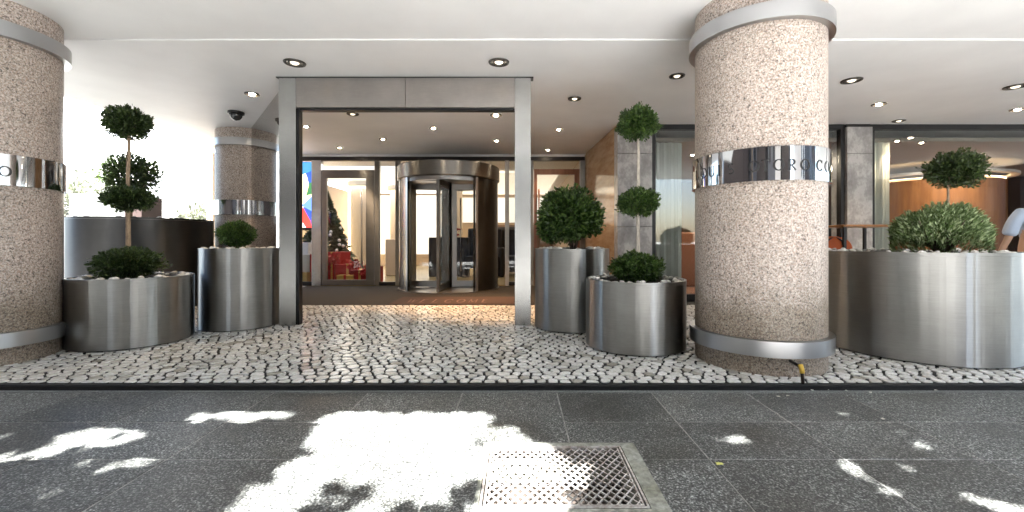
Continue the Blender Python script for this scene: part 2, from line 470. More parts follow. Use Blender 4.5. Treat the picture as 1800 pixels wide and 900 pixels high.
# near pavement: mortar bed with slabs of dark granite
PIT = (-0.195, 1.755, 0.645, 2.405)       # outside of the drain surround x0,y0,x1,y1
def minus(rects, c):
    out = []
    for (x0,y0,x1,y1) in rects:
        if x1 <= c[0] or x0 >= c[2] or y1 <= c[1] or y0 >= c[3]: out.append((x0,y0,x1,y1)); continue
        if x0 < c[0]: out.append((x0,y0,c[0],y1))
        if x1 > c[2]: out.append((c[2],y0,x1,y1))
        a0, a1 = max(x0,c[0]), min(x1,c[2])
        if y0 < c[1]: out.append((a0,y0,a1,c[1]))
        if y1 > c[3]: out.append((a0,c[3],a1,y1))
    return out
b = MB()
XR = (0.286, -2.75, 0.286+6*0.708, 2.683-0.459*4)
for r in minus(minus([(-120,-2.75,120,3.2)], PIT), XR):
    b.box((r[0],r[1],-0.25),(r[2],r[3],SZ-0.0025))
pave = struct(b.build('pavement', M['mortar']))
TW, TD = 0.708, 0.459
rows = [2.683 + 0.517] + [2.683 - TD*k for k in range(0, 12)]
g = 0.0042
shared = {}
for ri in range(len(rows)-1):
    y1, y0 = rows[ri], rows[ri+1]
    for ci in range(-9, 10):
        x0 = 0.286 + TW*ci; x1 = x0 + TW
        if ri >= 5 and 0 <= ci < 6: continue
        R4 = minus([(x0+g,y0+g,x1-g,y1-g)], PIT)
        full = len(R4) == 1 and abs((R4[0][2]-R4[0][0]) - (TW-2*g)) < 1e-5 and abs((R4[0][3]-R4[0][1]) - (y1-y0-2*g)) < 1e-5
        dz = random.uniform(-0.0008, 0.0008)
        if full:
            key = round(y1-y0, 3)
            if key not in shared:
                q = MB(); q.box((g,g,-0.03),(TW-g,(y1-y0)-g,0.0), 0.0022)
                me = q.mesh('paving_slab'); me.materials.append(M['slab']); shared[key] = me
            link('paving_slab', shared[key], pave, (x0, y0, SZ+dz))
        elif R4:
            q = MB()
            for r in R4: q.box((r[0],r[1],SZ-0.03),(r[2],r[3],SZ+dz))
            q.build('paving_slab', M['slab'], pave)
# unseen pale slab added to bounce sun onto the steel, soffit and column
b = MB(); b.box((XR[0]+.003,XR[1]+.003,-.25),(XR[2]-.003,XR[3]-.003,SZ)); struct(b.build('bounce_slab', mat('bounce_concrete', (.58,.575,.565), .8)))
# outlying pavement beyond the separate slabs
b = MB()
for x0, x1 in ((-120, 0.286-9*TW), (0.286+10*TW, 120)):
    b.box((x0,-2.75,SZ-0.03),(x1,3.2,SZ))
stuff(b.build('paving_slab', M['slab'], pave))

# light edging stones between pavement and terrace
b = MB(); b.box((-120,3.2,-0.25),(120,3.245,SZ+0.0015), 0.002); struct(b.build('edging_strip', M['edge']))

# drain: concrete surround, steel frame, diamond grating
dr = thing('drain_grate', 'square floor drain with a diamond mesh grating and pale concrete surround set in the pavement', 'drain', (0.2, 2.08, SZ))
lx, ly = PIT[0]-0.2, PIT[1]-2.08; hx, hy = PIT[2]-0.2, PIT[3]-2.08
ix0, ix1, iy0, iy1 = -0.375, 0.365, -0.268, 0.288
b = MB()
b.box((lx,iy1,-0.2),(hx,hy,0.0015)); b.box((lx,ly,-0.2),(hx,iy0,0.0015)); b.box((lx,iy0,-0.2),(ix0,iy1,0.0015)); b.box((ix1,iy0,-0.2),(hx,iy1,0.0015))
b.build('surround', M['concrete'], dr)
fw = 0.014
b = MB()
b.box((ix0+.004,iy0+.004,-0.03),(ix1-.004,iy0+fw,0.003)); b.box((ix0+.004,iy1-fw,-0.03),(ix1-.004,iy1-.004,0.003))
b.box((ix0+.004,iy0+fw,-0.03),(ix0+fw,iy1-fw,0.003)); b.box((ix1-fw,iy0+fw,-0.03),(ix1-.004,iy1-fw,0.003))
gx0,gx1,gy0,gy1 = ix0+0.03, ix1-0.03, iy0+0.028, iy1-0.028
b.box((gx0,gy0-.008,-0.022),(gx1,gy0,0.002)); b.box((gx0,gy1,-0.022),(gx1,gy1+.008,0.002))
b.box((gx0-.008,gy0-.008,-0.022),(gx0,gy1+.008,0.002)); b.box((gx1,gy0-.008,-0.022),(gx1+.008,gy1+.008,0.002))
b.build('frame', M['galv'], dr)
b = MB(); b.box((ix0,iy0,-0.22),(ix1,iy1,-0.215)); b.build('pit_floor', M['soil'], dr)
# diagonal bars (slope 1 along x : 1.25 along y)
pitch = 0.043; slope = 1.3
def clipline(c, sgn):
    pts = []
    for x in (gx0, gx1):
        y = sgn*slope*x + c
        if gy0 <= y <= gy1: pts.append((x, y))
    for y in (gy0, gy1):
        x = (y - c)/(sgn*slope)
        if gx0 < x < gx1: pts.append((x, y))
    return pts[:2] if len(pts) >= 2 else None
for sgn in (1, -1):
    c = -1.2
    while c < 1.2:
        p = clipline(c, sgn)
        if p:
            a = Vector((*p[0], 0)); q = Vector((*p[1], 0)); d = q - a
            if d.length > 0.02:
                d.normalize(); nrm = Vector((-d.y, d.x, 0))*0.0030
                z1 = 0.0005 if sgn == 1 else -0.0002
                k = MB()
                vs = [a-nrm, q-nrm, q+nrm, a+nrm]
                k.add([(v.x,v.y,-0.006) for v in vs] + [(v.x,v.y,z1) for v in vs],
                      [(0,3,2,1),(4,5,6,7),(0,1,5,4),(1,2,6,5),(2,3,7,6),(3,0,4,7)])
                k.build('bar', M['galv'], dr)
        c += pitch*slope

# ---------------------------------------------------------------- mosaic terrace
b = MB(); b.box((-6.9,3.245,-0.30),(13,10.4,-0.012)); terr = struct(b.build('terrace', M['grout']))
def clip(poly, nx, ny, d):
    out = []
    for i in range(len(poly)):
        p, q = poly[i], poly[(i+1) % len(poly)]
        a = p[0]*nx+p[1]*ny-d; c = q[0]*nx+q[1]*ny-d
        if a <= 0: out.append(p)
        if (a < 0 < c) or (c < 0 < a):
            t = a/(a-c); out.append((p[0]+(q[0]-p[0])*t, p[1]+(q[1]-p[1])*t))
    return out
sp = 0.101; ry = 0.093
X0, X1, Y0, Y1 = -6.85, 6.6, 3.31, 7.24
nxs, nys = int((X1-X0)/sp), int((Y1-Y0)/ry)+1
seeds = {}
for j in range(-1, nys+1):
    for i in range(-1, nxs+1):
        jit = 0.35 if j > 0 else 0.2
        seeds[i,j] = (X0+(i+0.5+(0.5 if j % 2 else 0))*sp+random.uniform(-jit,jit)*sp, Y0+(j+0.5)*ry+random.uniform(-jit,jit)*ry)
cells = []
for j in range(0, nys):
    for i in range(0, nxs):
        sx, sy = seeds[i,j]
        poly = [(sx-.15,sy-.15),(sx+.15,sy-.15),(sx+.15,sy+.15),(sx-.15,sy+.15)]
        gap = random.uniform(0.0075, 0.014)
        for dj in (-2,-1,0,1,2):
            for di in (-2,-1,0,1,2):
                if di == dj == 0: continue
                o = seeds.get((i+di,j+dj))
                if not o: continue
                dx, dy = o[0]-sx, o[1]-sy; ln = sqrt(dx*dx+dy*dy)
                if ln > 0.26: continue
                nx, ny = dx/ln, dy/ln
                poly = clip(poly, nx, ny, sx*nx+sy*ny+ln/2-gap)
                if len(poly) < 3: break
            if len(poly) < 3: break
        if len(poly) < 3: continue
        if j == 0: poly = clip(poly, 0, -1, -(Y0+0.004+random.uniform(0,0.012)))
        if len(poly) < 3: continue
        pts = []
        n = len(poly)
        for k in range(n):                       # knock the corners off
            p, q = poly[k], poly[(k+1) % n]
            pts.append((p[0]*.74+q[0]*.26, p[1]*.74+q[1]*.26)); pts.append((p[0]*.26+q[0]*.74, p[1]*.26+q[1]*.74))
        cells.append((sy, sx, pts, (i, j)))
def stone(bm, pts, cx, cy):
    n = len(pts); dz = random.uniform(-0.0025, 0.001); tx, ty = random.uniform(-.015,.015), random.uniform(-.015,.015)
    h = lambda x, y: dz + (x-cx)*tx + (y-cy)*ty
    vs = [(x, y, -0.014) for x, y in pts]
    vs += [(x, y, h(x,y)-0.003) for x, y in pts]
    vs += [(cx+(x-cx)*.93, cy+(y-cy)*.93, h(x,y)) for x, y in pts]
    fs = []
    for k in range(n):
        q = (k+1) % n
        fs.append((k, q, n+q, n+k)); fs.append((n+k, n+q, 2*n+q, 2*n+k))
    fs.append(tuple(range(2*n, 3*n)))
    bm.add(vs, fs, False)
vis = lambda s_: abs(s_[1]) < s_[0]*1.22 + 0.1
near = sorted([s_ for s_ in cells if vis(s_)], key=lambda s_: s_[3][1]*100 + abs(s_[1]))[:290]
nearset = set(s_[3] for s_ in near)
for s_ in near:
    q = MB(); cy, cx = s_[0], s_[1]
    stone(q, [(x-cx, y-cy) for x, y in s_[2]], 0, 0)
    q.build('cobble', M['cobble'], terr, (cx, cy, 0))
q = MB()
for s_ in cells:
    if s_[3] not in nearset: stone(q, s_[2], s_[1], s_[0])
stuff(q.build('cobble', M['cobble'], terr))
b = MB(); b.box((-6.85,7.245,-0.012),(1.78,10.38,-0.003)); b.build('far_mosaic', M['far_cobble'], terr)
b = MB(); b.box((-6.9,3.247,-0.012),(13,3.305,-0.001), 0.003); b.build('black_border', M['grout'], terr)

# entrance mat in two shades with worn lettering
mt = thing('entrance_mat', 'dark entrance mat with worn lettering in front of the revolving door', 'mat', (-1.5, 8.3, 0))
b = MB(); b.box((-3.6,-1.02,-0.002),(3.2,2.0,0.006), 0.003); b.build('backing', M['mat'], mt)
b = MB(); b.box((-0.75,-0.98,0.007),(1.45,-0.02,0.012), 0.003); b.build('brown_panel', M['mat_red'], mt)

# ---------------------------------------------------------------- soffit and building above
b = MB(); b.box((-6.7,4.53,CZ),(14,20,3.55)); soff = struct(b.build('ceiling', M['white']))
b = MB(); b.box((-6.7,0.86,CZ+0.014),(14,4.53,3.56)); struct(b.build('canopy_soffit', M['white']))
b = MB(); b.box((-6.7,0.84,3.57),(14,20.5,17)); struct(b.build('upper_facade', M['facade_a']))
b = MB(); b.box((-6.72,0.80,CZ+0.010),(14,0.855,3.9)); struct(b.build('canopy_fascia', M['steel_frame']))

# ---------------------------------------------------------------- letters
def stroke(pts, ws):
    """strip along pts with a width for each point -> list of quads (x,y)"""
    quads = []; Lp = []; Rp = []
    for i, p in enumerate(pts):
        a = pts[max(i-1,0)]; c = pts[min(i+1,len(pts)-1)]
        dx, dy = c[0]-a[0], c[1]-a[1]; l = sqrt(dx*dx+dy*dy) or 1
        wv = ws[i] if isinstance(ws, (list,tuple)) else ws
        Lp.append((p[0]-dy/l*wv/2, p[1]+dx/l*wv/2)); Rp.append((p[0]+dy/l*wv/2, p[1]-dx/l*wv/2))
    for i in range(len(pts)-1): quads.append((Lp[i], Rp[i], Rp[i+1], Lp[i+1]))
    return quads
def arc(cx, cy, rx, ry, a0, a1, thick, thin, n=20):
    P = []; W = []
    for i in range(n+1):
        t = R(a0+(a1-a0)*i/n); P.append((cx+rx*cos(t), cy+ry*sin(t)))
        W.append(thin+(thick-thin)*abs(cos(t))**1.3)
    return stroke(P, W)
TK, TN = 0.19, 0.08
def glyph(ch):
    q = []
    ser = lambda x, y, w_=0.3: stroke([(x-w_/2,y),(x+w_/2,y)], 0.05)
    if ch == 'O': q += arc(.45,.5,.38,.46,0,360,TK,TN,28)
    elif ch == 'C': q += arc(.47,.5,.38,.46,40,320,TK,TN,24); q += stroke([(.78,.95),(.78,.68)],.05)
    elif ch == 'I': q += stroke([(.2,0),(.2,1)],TK); q += ser(.2,.02); q += ser(.2,.98)
    elif ch == 'L': q += stroke([(.2,0),(.2,1)],TK); q += ser(.2,.98); q += stroke([(.06,.03),(.65,.03)],.06); q += stroke([(.64,.0),(.64,.24)],.05)
    elif ch == 'T': q += stroke([(.4,0),(.4,1)],TK); q += ser(.4,.02); q += stroke([(.03,.97),(.77,.97)],.06); q += stroke([(.05,1),(.05,.78)],.04); q += stroke([(.75,1),(.75,.78)],.04)
    elif ch == 'U': q += stroke([(.15,1),(.15,.32)],TK); q += arc(.4,.33,.25,.3,180,360,TK*.8,TN,14); q += stroke([(.65,.33),(.65,1)],.06); q += ser(.15,.98); q += ser(.65,.98,.24)
    elif ch == 'R': q += stroke([(.2,0),(.2,1)],TK); q += ser(.2,.02); q += arc(.3,.73,.3,.25,90,-90,TK,TN,12); q += stroke([(.1,.97),(.3,.97)],.05); q += stroke([(.33,.5),(.72,.02)],.13)
    elif ch == 'S': q += arc(.33,.74,.22,.22,30,250,.09,.07,12); q += stroke([(.26,.54),(.42,.45)],.14); q += arc(.33,.25,.22,.22,70,-150,.09,.07,12)
    elif ch == 'E': q += stroke([(.2,0),(.2,1)],TK)
    elif ch == 'W': q += stroke([(.05,1),(.28,0)],.12); q += stroke([(.28,0),(.5,.9)],.06); q += stroke([(.5,.9),(.7,0)],.12); q += stroke([(.7,0),(.93,1)],.06)
    elif ch == 'M': q += stroke([(.1,0),(.1,1)],.08); q += stroke([(.1,1),(.45,.1)],.12); q += stroke([(.45,.1),(.8,1)],.06); q += stroke([(.8,0),(.8,1)],.13)
    if ch == 'E': q += stroke([(.1,.97),(.62,.97)],.07); q += stroke([(.1,.03),(.65,.03)],.07); q += stroke([(.2,.52),(.52,.52)],.06)
    return q

# lettering on the mat
xx = -0.5
for ch in 'WELCOME':
    q = MB()
    for quad in glyph(ch):
        q.add([(xx+x*0.17, -0.80+y*0.42, 0.0135) for x, y in quad], [(0,1,2,3)])
    q.build('letter', M['mat_text'], mt); xx += 0.22

# ---------------------------------------------------------------- columns
def column(loc, label, letters, face):
    t = thing('granite_column', label, 'column', loc, 0, 'round granite columns of the porch')
    r = 0.539
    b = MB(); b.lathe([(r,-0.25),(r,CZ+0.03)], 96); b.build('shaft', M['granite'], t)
    def ring(z0, z1, pr, name, m, seam):
        q = MB(); e = 0.006
        q.lathe([(r-0.01,z0),(r+pr,z0),(r+pr,z1),(r-0.01,z1)], 128)
        o = q.build(name, m, t)
        for sa in seam:                      # riveted joint plate of the strap
            k = MB(); k.lathe([(r+pr+.001,z0+.004),(r+pr+.004,z0+.004),(r+pr+.004,z1-.004),(r+pr+.001,z1-.004)], 2, a0=face+R(sa), a1=face+R(sa+1.1), smooth=False)
            k.build('joint_plate', m, o)
        return o
    ring(2.895, 3.03, 0.056, 'top_band', M['band'], (-30,))
    md = ring(1.59, 1.865, 0.027, 'middle_band', M['chrome'], (-11, 62))
    ring(0.155, 0.285, 0.05, 'bottom_band', M['band'], (-52, 58))
    rr = r + 0.027 + 0.002
    for ch, a in letters:
        q = MB(); h = 0.092
        a = face + R(a)
        for quad in glyph(ch):
            vs = []
            for rad in (rr-0.002, rr):
                for x, y in quad:
                    aa = a + (x-0.4)*h/rr
                    vs.append((rad*cos(aa), rad*sin(aa), 1.665+y*h))
            q.add(vs, [(4,5,6,7),(0,1,5,4),(1,2,6,5),(2,3,7,6),(3,0,4,7)])
        q.build('letter', M['letter'], md)
    return t
colR = (2.23, 3.99, 0); colL = (-5.04, 3.99, 0)
column(colR, 'big pink granite column right of the entrance with a lettered chrome band, nearest to the middle', 
       list(zip('LOUIS', (-60,-49,-38.5,-29,-19.5))) + list(zip('OTORO', (-3,6,15,25.5,36))) + list(zip('CO', (51,62))), atan2(-3.99,-2.23))
column(colL, 'brown granite column cut off by the left edge of the photo', list(zip('LOUIS OTORO', (-78,-70,-60,-50,-42,-36,-26,-18,-8,2,13.5))), atan2(-3.99,5.04))
column((-5.4, 8.5, 0), 'granite column farther back, behind the tall planter with the small ball bush', [], atan2(-8.5,5.4))

# ---------------------------------------------------------------- portal
po = thing('portal_frame', 'tall brushed steel portal framing the recessed hotel entrance', 'portal', (-1.48, 5.54, 0))
def pbx(x0,x1,y0,y1,z0,z1,name,m,bev=0.003):
    q = MB(); q.box((x0+1.48,y0-5.54,z0),(x1+1.48,y1-5.54,z1), bev); return q.build(name, m, po)
pbx(-3.117,-2.898,5.54,5.64,0,CZ-0.002,'jamb',M['steel_frame'])
pbx(-0.052,0.155,5.54,5.64,0,CZ-0.002,'jamb',M['steel_frame'])
pbx(-2.896,-1.476,5.543,5.64,2.83,CZ-0.002,'lintel_panel',M['bronze_steel'])
pbx(-1.472,-0.054,5.543,5.64,2.83,CZ-0.002,'lintel_panel',M['bronze_steel'])
pbx(-2.896,-2.868,5.57,5.66,0,2.828,'reveal_strip',M['black'])
pbx(-2.866,-0.054,5.57,5.66,2.80,2.828,'reveal_strip',M['black'])
pbx(-3.15,0.19,5.53,5.66,CZ-0.012,CZ+0.002,'head_trim',M['black'],0)

# angled side glazing from the portal back to the rear column
sg = thing('side_glazing', 'angled smoked glass screen between the steel portal and the rear column', 'glass screen', (-3.1,5.7,0), atan2(8.02-5.7,-5.02+3.1))
ln = sqrt(1.92**2+2.32**2)
b = MB(); b.box((0.02,-0.006,0.04),(ln,0.006,CZ-0.004)); b.build('pane', M['glass_smoke'], sg)
b = MB(); b.box((0.0,-0.02,0.0),(ln,0.02,0.04), .003); b.build('sill', M['steel_frame'], sg)

# ---------------------------------------------------------------- entrance facade (Y = 10.5)
YF = 10.5
ef = thing('entrance_glazing', 'glazed entrance front with slim dark frames on both sides of the revolving door', 'glass front', (-1.6, YF, 0))
def ebx(x0,x1,z0,z1,name,m,d0=-0.04,d1=0.06,bev=0.003):
    q = MB(); q.box((x0+1.6,d0,z0),(x1+1.6,d1,z1), bev); return q.build(name, m, ef)
ebx(-6.6,1.62,3.06,3.16,'head_rail',M['black'])
ebx(-6.6,1.62,3.16,CZ-0.002,'head_panel',M['white'],0.0,0.05,0)
ebx(-5.06,-4.83,0,3.06,'mullion',M['steel_frame'],-0.09,0.05)
ebx(-3.53,-3.42,0,3.06,'mullion',M['steel_mid'],-0.07,0.05)
ebx(-3.02,-2.90,0,3.06,'mullion',M['steel_mid'],-0.07,0.05)
ebx(-0.34,-0.24,0,3.06,'mullion',M['steel_mid'],-0.07,0.05)
ebx(0.26,0.36,0,3.06,'mullion',M['steel_mid'],-0.07,0.05)
ebx(1.50,1.62,0,3.06,'mullion',M['steel_mid'],-0.07,0.05)
ebx(-6.6,-5.06,0.0,0.09,'sill',M['black'],-0.06,0.05); ebx(-3.42,-3.02,0.0,0.09,'sill',M['black'],-0.06,0.05); ebx(-0.24,0.26,0,0.09,'sill',M['black'],-0.06,0.05)
ebx(-6.6,-5.06,0.09,1.36,'pane',M['glass'],0.0,0.012,0)
ebx(-3.42,-3.02,0.09,3.06,'pane',M['glass'],0.0,0.012,0)
ebx(-0.24,0.26,0.09,3.06,'pane',M['glass'],0.0,0.012,0)
ebx(-4.83,-3.53,2.84,3.06,'transom_pane',M['glass'],0.0,0.012,0)
ebx(0.36,1.50,2.86,3.06,'transom_pane',M['glass'],0.0,0.012,0)
ebx(-6.6,-5.06,1.36,1.42,'rail',M['dark_bronze'])

def door(name, label, x0, x1, ztop, fm, hm, hside, sw):
    t = thing(name, label, 'door', ((x0+x1)/2, YF-0.02, 0))
    W = (x1-x0)/2
    q = MB(); q.box((-W+.01,-.05,ztop-sw),(W-.01,.03,ztop), .004); q.build('top_rail', fm, t)
    q = MB(); q.box((-W+.01,-.05,0.01),(W-.01,.03,0.14), .004); q.build('bottom_rail', fm, t)
    q = MB(); q.box((-W+.01,-.05,.14),(-W+.01+sw*.6,.03,ztop-sw), .004); q.build('stile', fm, t)
    q = MB(); q.box((W-.01-sw,-.05,.14),(W-.01,.03,ztop-sw), .004); q.build('stile', fm, t)
    q = MB(); q.box((-W+.01+sw*.6,-.012,.14),(W-.01-sw,0,ztop-sw)); q.build('pane', M['glass'], t)
    hx = (W-.01-sw*1.35) if hside > 0 else (-W+.01+sw*.9)
    q = MB(); q.tube([(hx,-.05,.45),(hx,-.13,.5),(hx,-.13,2.3),(hx,-.05,2.35)], .022, 10); q.build('handle', hm, t)
    return t
door('entrance_door', 'steel framed glass side door left of the revolving door, Christmas tree behind', -4.83, -3.53, 2.83, M['steel_mid'], M['band'], 1, 0.2)
door('entrance_door', 'red brown framed glass side door right of the revolving door, behind the round bush', 0.36, 1.50, 2.85, M['redwood'], M['redwood'], -1, 0.13)

# coloured glass artwork panel, plain shapes
ap = thing('stained_glass_panel', 'colourful stained glass panel just inside the left portal post', 'stained glass', (-5.9, YF-0.03, 1.42))
def sg_piece(poly, col, name='glass_piece', y=0.0):
    key = 'sg_%d_%d_%d' % tuple(int(c*99) for c in col)
    m_ = bpy.data.materials.get(key)
    if not m_:
        m_ = mat(key, col, 0.2); pb(m_).inputs['Emission Color'].default_value = (*col,1); pb(m_).inputs['Emission Strength'].default_value = 0.25  # own glow stands in for light through the glass
    q = MB(); q.vprism(poly, y-0.01, y+0.01); q.build(name, m_, ap)
ell = lambda cx,cz,rx,rz,a0,a1,n=14: [(cx+rx*cos(R(a0+(a1-a0)*i/n)), cz+rz*sin(R(a0+(a1-a0)*i/n))) for i in range(n+1)]
sg_piece([(-.75,0),(.83,0),(.83,1.62),(-.75,1.62)], (0.02,0.05,0.22), y=0.03)
sg_piece(ell(.38,.95,.36,.60,0,360,26), (0.85,0.62,0.30), y=0.005)
sg_piece(ell(.34,.95,.2,.42,0,360,22), (0.80,0.42,0.26), y=-0.017)
sg_piece([(.83,1.05),(.83,.78),(.4,.38),(.05,.32),(.45,.52)], (0.80,0.78,0.28), y=-0.017)
sg_piece([(.83,.76),(.83,.40),(.62,.52),(.5,.47)], (0.08,0.16,0.60), y=-0.02)
sg_piece([(.05,.30),(.4,.36),(.62,.48),(.80,.15),(.83,.0),(.7,.0),(.5,.3)], (0.70,0.04,0.03), y=-0.03)
sg_piece([(.3,.0),(.68,.0),(.5,.28),(.3,.3)], (0.85,0.80,0.50), y=-0.02)
sg_piece([(.35,.02),(.5,.02),(.46,.2),(.34,.22)], (0.05,0.35,0.12), y=-0.045)
sg_piece([(.60,1.3),(.83,1.4),(.83,1.60),(.5,1.60)], (0.03,0.12,0.22), y=-0.01)
sg_piece([(.70,.78),(.83,.82),(.83,1.1),(.78,1.1)], (0.03,0.10,0.04), y=-0.03)

# ---------------------------------------------------------------- revolving door
RX, RY, RR = -1.62, 9.95, 1.10
rv = thing('revolving_door', 'steel revolving door with curved canopy in the middle of the entrance', 'revolving door', (RX, RY, 0))
b = MB(); b.lathe([(0.0,2.46),(RR+.05,2.46),(RR+.07,2.48),(RR+.07,2.76),(RR+.05,2.78),(0,2.78)], 96); b.build('canopy', M['steel_mid'], rv)
b = MB(); b.lathe([(RR-.12,2.38),(RR-.02,2.38),(RR-.02,2.459),(RR-.12,2.459)], 96); b.build('canopy_ring', M['band'], rv)
b = MB(); b.lathe([(0,0.008),(RR+.06,0.008),(RR+.06,0.022),(0,0.022)], 96); b.build('floor_disc', M['bronze_steel'], rv)
def wallseg(a0, a1, m_, z1=2.455):
    q = MB(); q.lathe([(RR-.03,.024),(RR+.03,.024),(RR+.03,z1),(RR-.03,z1),(RR-.03,.024)], 16, a0=R(a0), a1=R(a1)); q.build('curved_wall', m_, rv)
wallseg(180-32, 180+46, M['steel_frame']); wallseg(-49, 32, M['steel_dark'])
b = MB(); b.lathe([(RR-.05,.024),(RR+.05,.024),(RR+.05,2.455),(RR-.05,2.455),(RR-.05,.024)], 2, a0=R(-52), a1=R(-49)); b.build('end_post', M['band'], rv)
b = MB(); b.lathe([(RR-.05,.024),(RR+.05,.024),(RR+.05,2.455),(RR-.05,2.455),(RR-.05,.024)], 2, a0=R(226), a1=R(229)); b.build('end_post', M['band'], rv)
b = MB(); b.tube([(0,0,.024),(0,0,2.455)], .06, 16); b.build('shaft', M['steel_frame'], rv)
def wing(ang):
    W0, W1 = .065, RR-.05; a = R(ang)
    def rb(x0,x1,y0,y1,z0,z1,name,m_,par,bev=.004):
        q = MB(); q.box((x0,y0,z0),(x1,y1,z1), bev)
        q.v = [(x*cos(a)-y*sin(a), x*sin(a)+y*cos(a), z) for x,y,z in q.v]
        return q.build(name, m_, par)
    base = rb(W0,W1,-.03,.03,.03,.17,'wing',M['steel_mid'],rv)
    rb(W0,W1,-.03,.03,2.28,2.42,'top_rail',M['steel_mid'],base)
    rb(W0,W0+.11,-.03,.03,.17,2.28,'stile',M['steel_mid'],base)
    rb(W1-.12,W1,-.03,.03,.17,2.28,'stile',M['steel_mid'],base)
    rb(W0+.11,W1-.12,-.006,.006,.17,2.28,'pane',M['glass'],base,0)
    q = MB(); x = W0+.2
    for s_ in (-1,):
        q.tube([(x,s_*.03,.40),(x,s_*.10,.43),(x,s_*.10,2.05),(x,s_*.03,2.08)], .018, 10)
    q.v = [(X*cos(a)-Y*sin(a), X*sin(a)+Y*cos(a), Z) for X,Y,Z in q.v]
    q.build('push_bar', M['band'], base)
for ang in (4, 94, 184, 274-8): wing(ang)

# ---------------------------------------------------------------- right side: amber return wall, piers, windows
YW = 7.84
b = MB(); b.prism([(1.80,YW+.02),(1.95,YW+.02),(1.80,YF-.1),(1.63,YF-.1)], 0, CZ-.001)
aw = tag(b.build('return_wall', M['amber']), 'polished amber stone wall running back from the grey pier to the side door', 'wall')
def pier(x0, x1, label):
    t = thing('marble_pier', label, 'pier', ((x0+x1)/2, YW, 0), 0, 'grey marble piers of the window front')
    W = (x1-x0)/2
    for z0, z1 in ((0, 1.35), (1.356, 2.68), (2.686, CZ-.06)):
        q = MB(); q.box((-W,-.1,z0),(W,.3,z1), .004); q.build('stone_panel', M['marble'], t)
    q = MB(); q.box((-W+.01,-.06,CZ-.06),(W-.01,.2,CZ-.001)); q.build('top_strip', M['black'], t)
pier(1.79, 2.42, 'narrow grey marble pier behind the three ball topiary')
pier(5.96, 6.42, 'narrow grey marble pier seen right of the big column')
def winset(x0, x1, label, extra=()):
    t = thing('shop_window', label, 'window', ((x0+x1)/2, YW, 0), 0, 'big plate glass windows')
    W = (x1-x0)/2
    for a_, c_, z0, z1, nm in ((-W,W,CZ-.09,CZ-.001,'head_rail'),(-W,W,0,.12,'sill'),(-W,-W+.075,.12,CZ-.09,'post'),(W-.075,W,.12,CZ-.09,'post')):
        q = MB(); q.box((a_,-.05,z0),(c_,.06,z1), .003); q.build(nm, M['black'], t)
    xs = [-W+.075] + [e-(x0+x1)/2 for e in extra] + [W-.075]
    for i in range(len(xs)-1):
        q = MB(); q.box((xs[i]+.004,0,.12),(xs[i+1]-.004,.012,CZ-.09)); q.build('pane', M['glass_window'], t)
    return t
winset(2.425, 5.955, 'plate glass window between the two marble piers, mostly behind the big column')
winset(6.425, 14.0, 'wide plate glass window behind the big planter on the right', (11.6,))
def curtain(x0, x1, y, label, m_):
    q = MB(); n = int((x1-x0)/0.012); vs = []; fs = []
    for i in range(n+1):
        x = x0+(x1-x0)*i/n
        yy = y + .028*sin(i*.62+.6*sin(i*.11)) + .012*sin(i*1.7)
        for z in (0.02, 1.0, 2.0, 3.02): vs.append((x-x0, yy-y+.01*sin(i*.3+z), z))
    for i in range(n):
        for k in range(3): fs.append((i*4+k,(i+1)*4+k,(i+1)*4+k+1,i*4+k+1))
    q.add(vs, fs, True)
    return tag(q.build('curtain', m_, None, (x0, y, 0)), label, 'curtain', 'pale curtains behind the windows')
curtain(2.52, 3.08, YW+.22, 'pale curtain beside the grey pier behind the topiary', M['curtain'])
curtain(6.50, 6.98, YW+.22, 'pale curtain at the left end of the right-hand window', M['curtain'])

# room behind the windows
def room(name, x0, x1, y0, y1, z1, fm, wm, cm, walls='LRB'):
    q = MB(); q.box((x0,y0,-.2),(x1,y1,-.004)); struct(q.build(name+'_floor', fm))
    if 'B' in walls: q = MB(); q.box((x0,y1,-.2),(x1,y1+.15,z1+.1)); struct(q.build(name+'_back_wall', wm))
    if 'L' in walls: q = MB(); q.box((x0-.15,y0,-.2),(x0,y1,z1+.1)); struct(q.build(name+'_side_wall', wm))
    if 'R' in walls: q = MB(); q.box((x1,y0,-.2),(x1+.15,y1,z1+.1)); struct(q.build(name+'_side_wall', wm))
M['room_wall'] = mat('room_wall', (0.20,0.13,0.09), 0.7)
M['room_ceiling'] = mat('room_ceiling', (0.42,0.36,0.30), 0.7)
room('lounge', 2.1, 14.5, YW+.1, 13.5, 3.1, M['redwood'], M['room_wall'], None, 'RB')
b = MB(); b.box((2.1,YW+.12,2.95),(14.5,13.5,3.02)); struct(b.build('lounge_ceiling', M['room_ceiling']))
b = MB(); b.prism([(1.97,YW+.35),(2.1,YW+.35),(2.1,13.5),(1.82,13.5)], 0, 3.2); struct(b.build('lounge_side_wall', M['room_wall']))
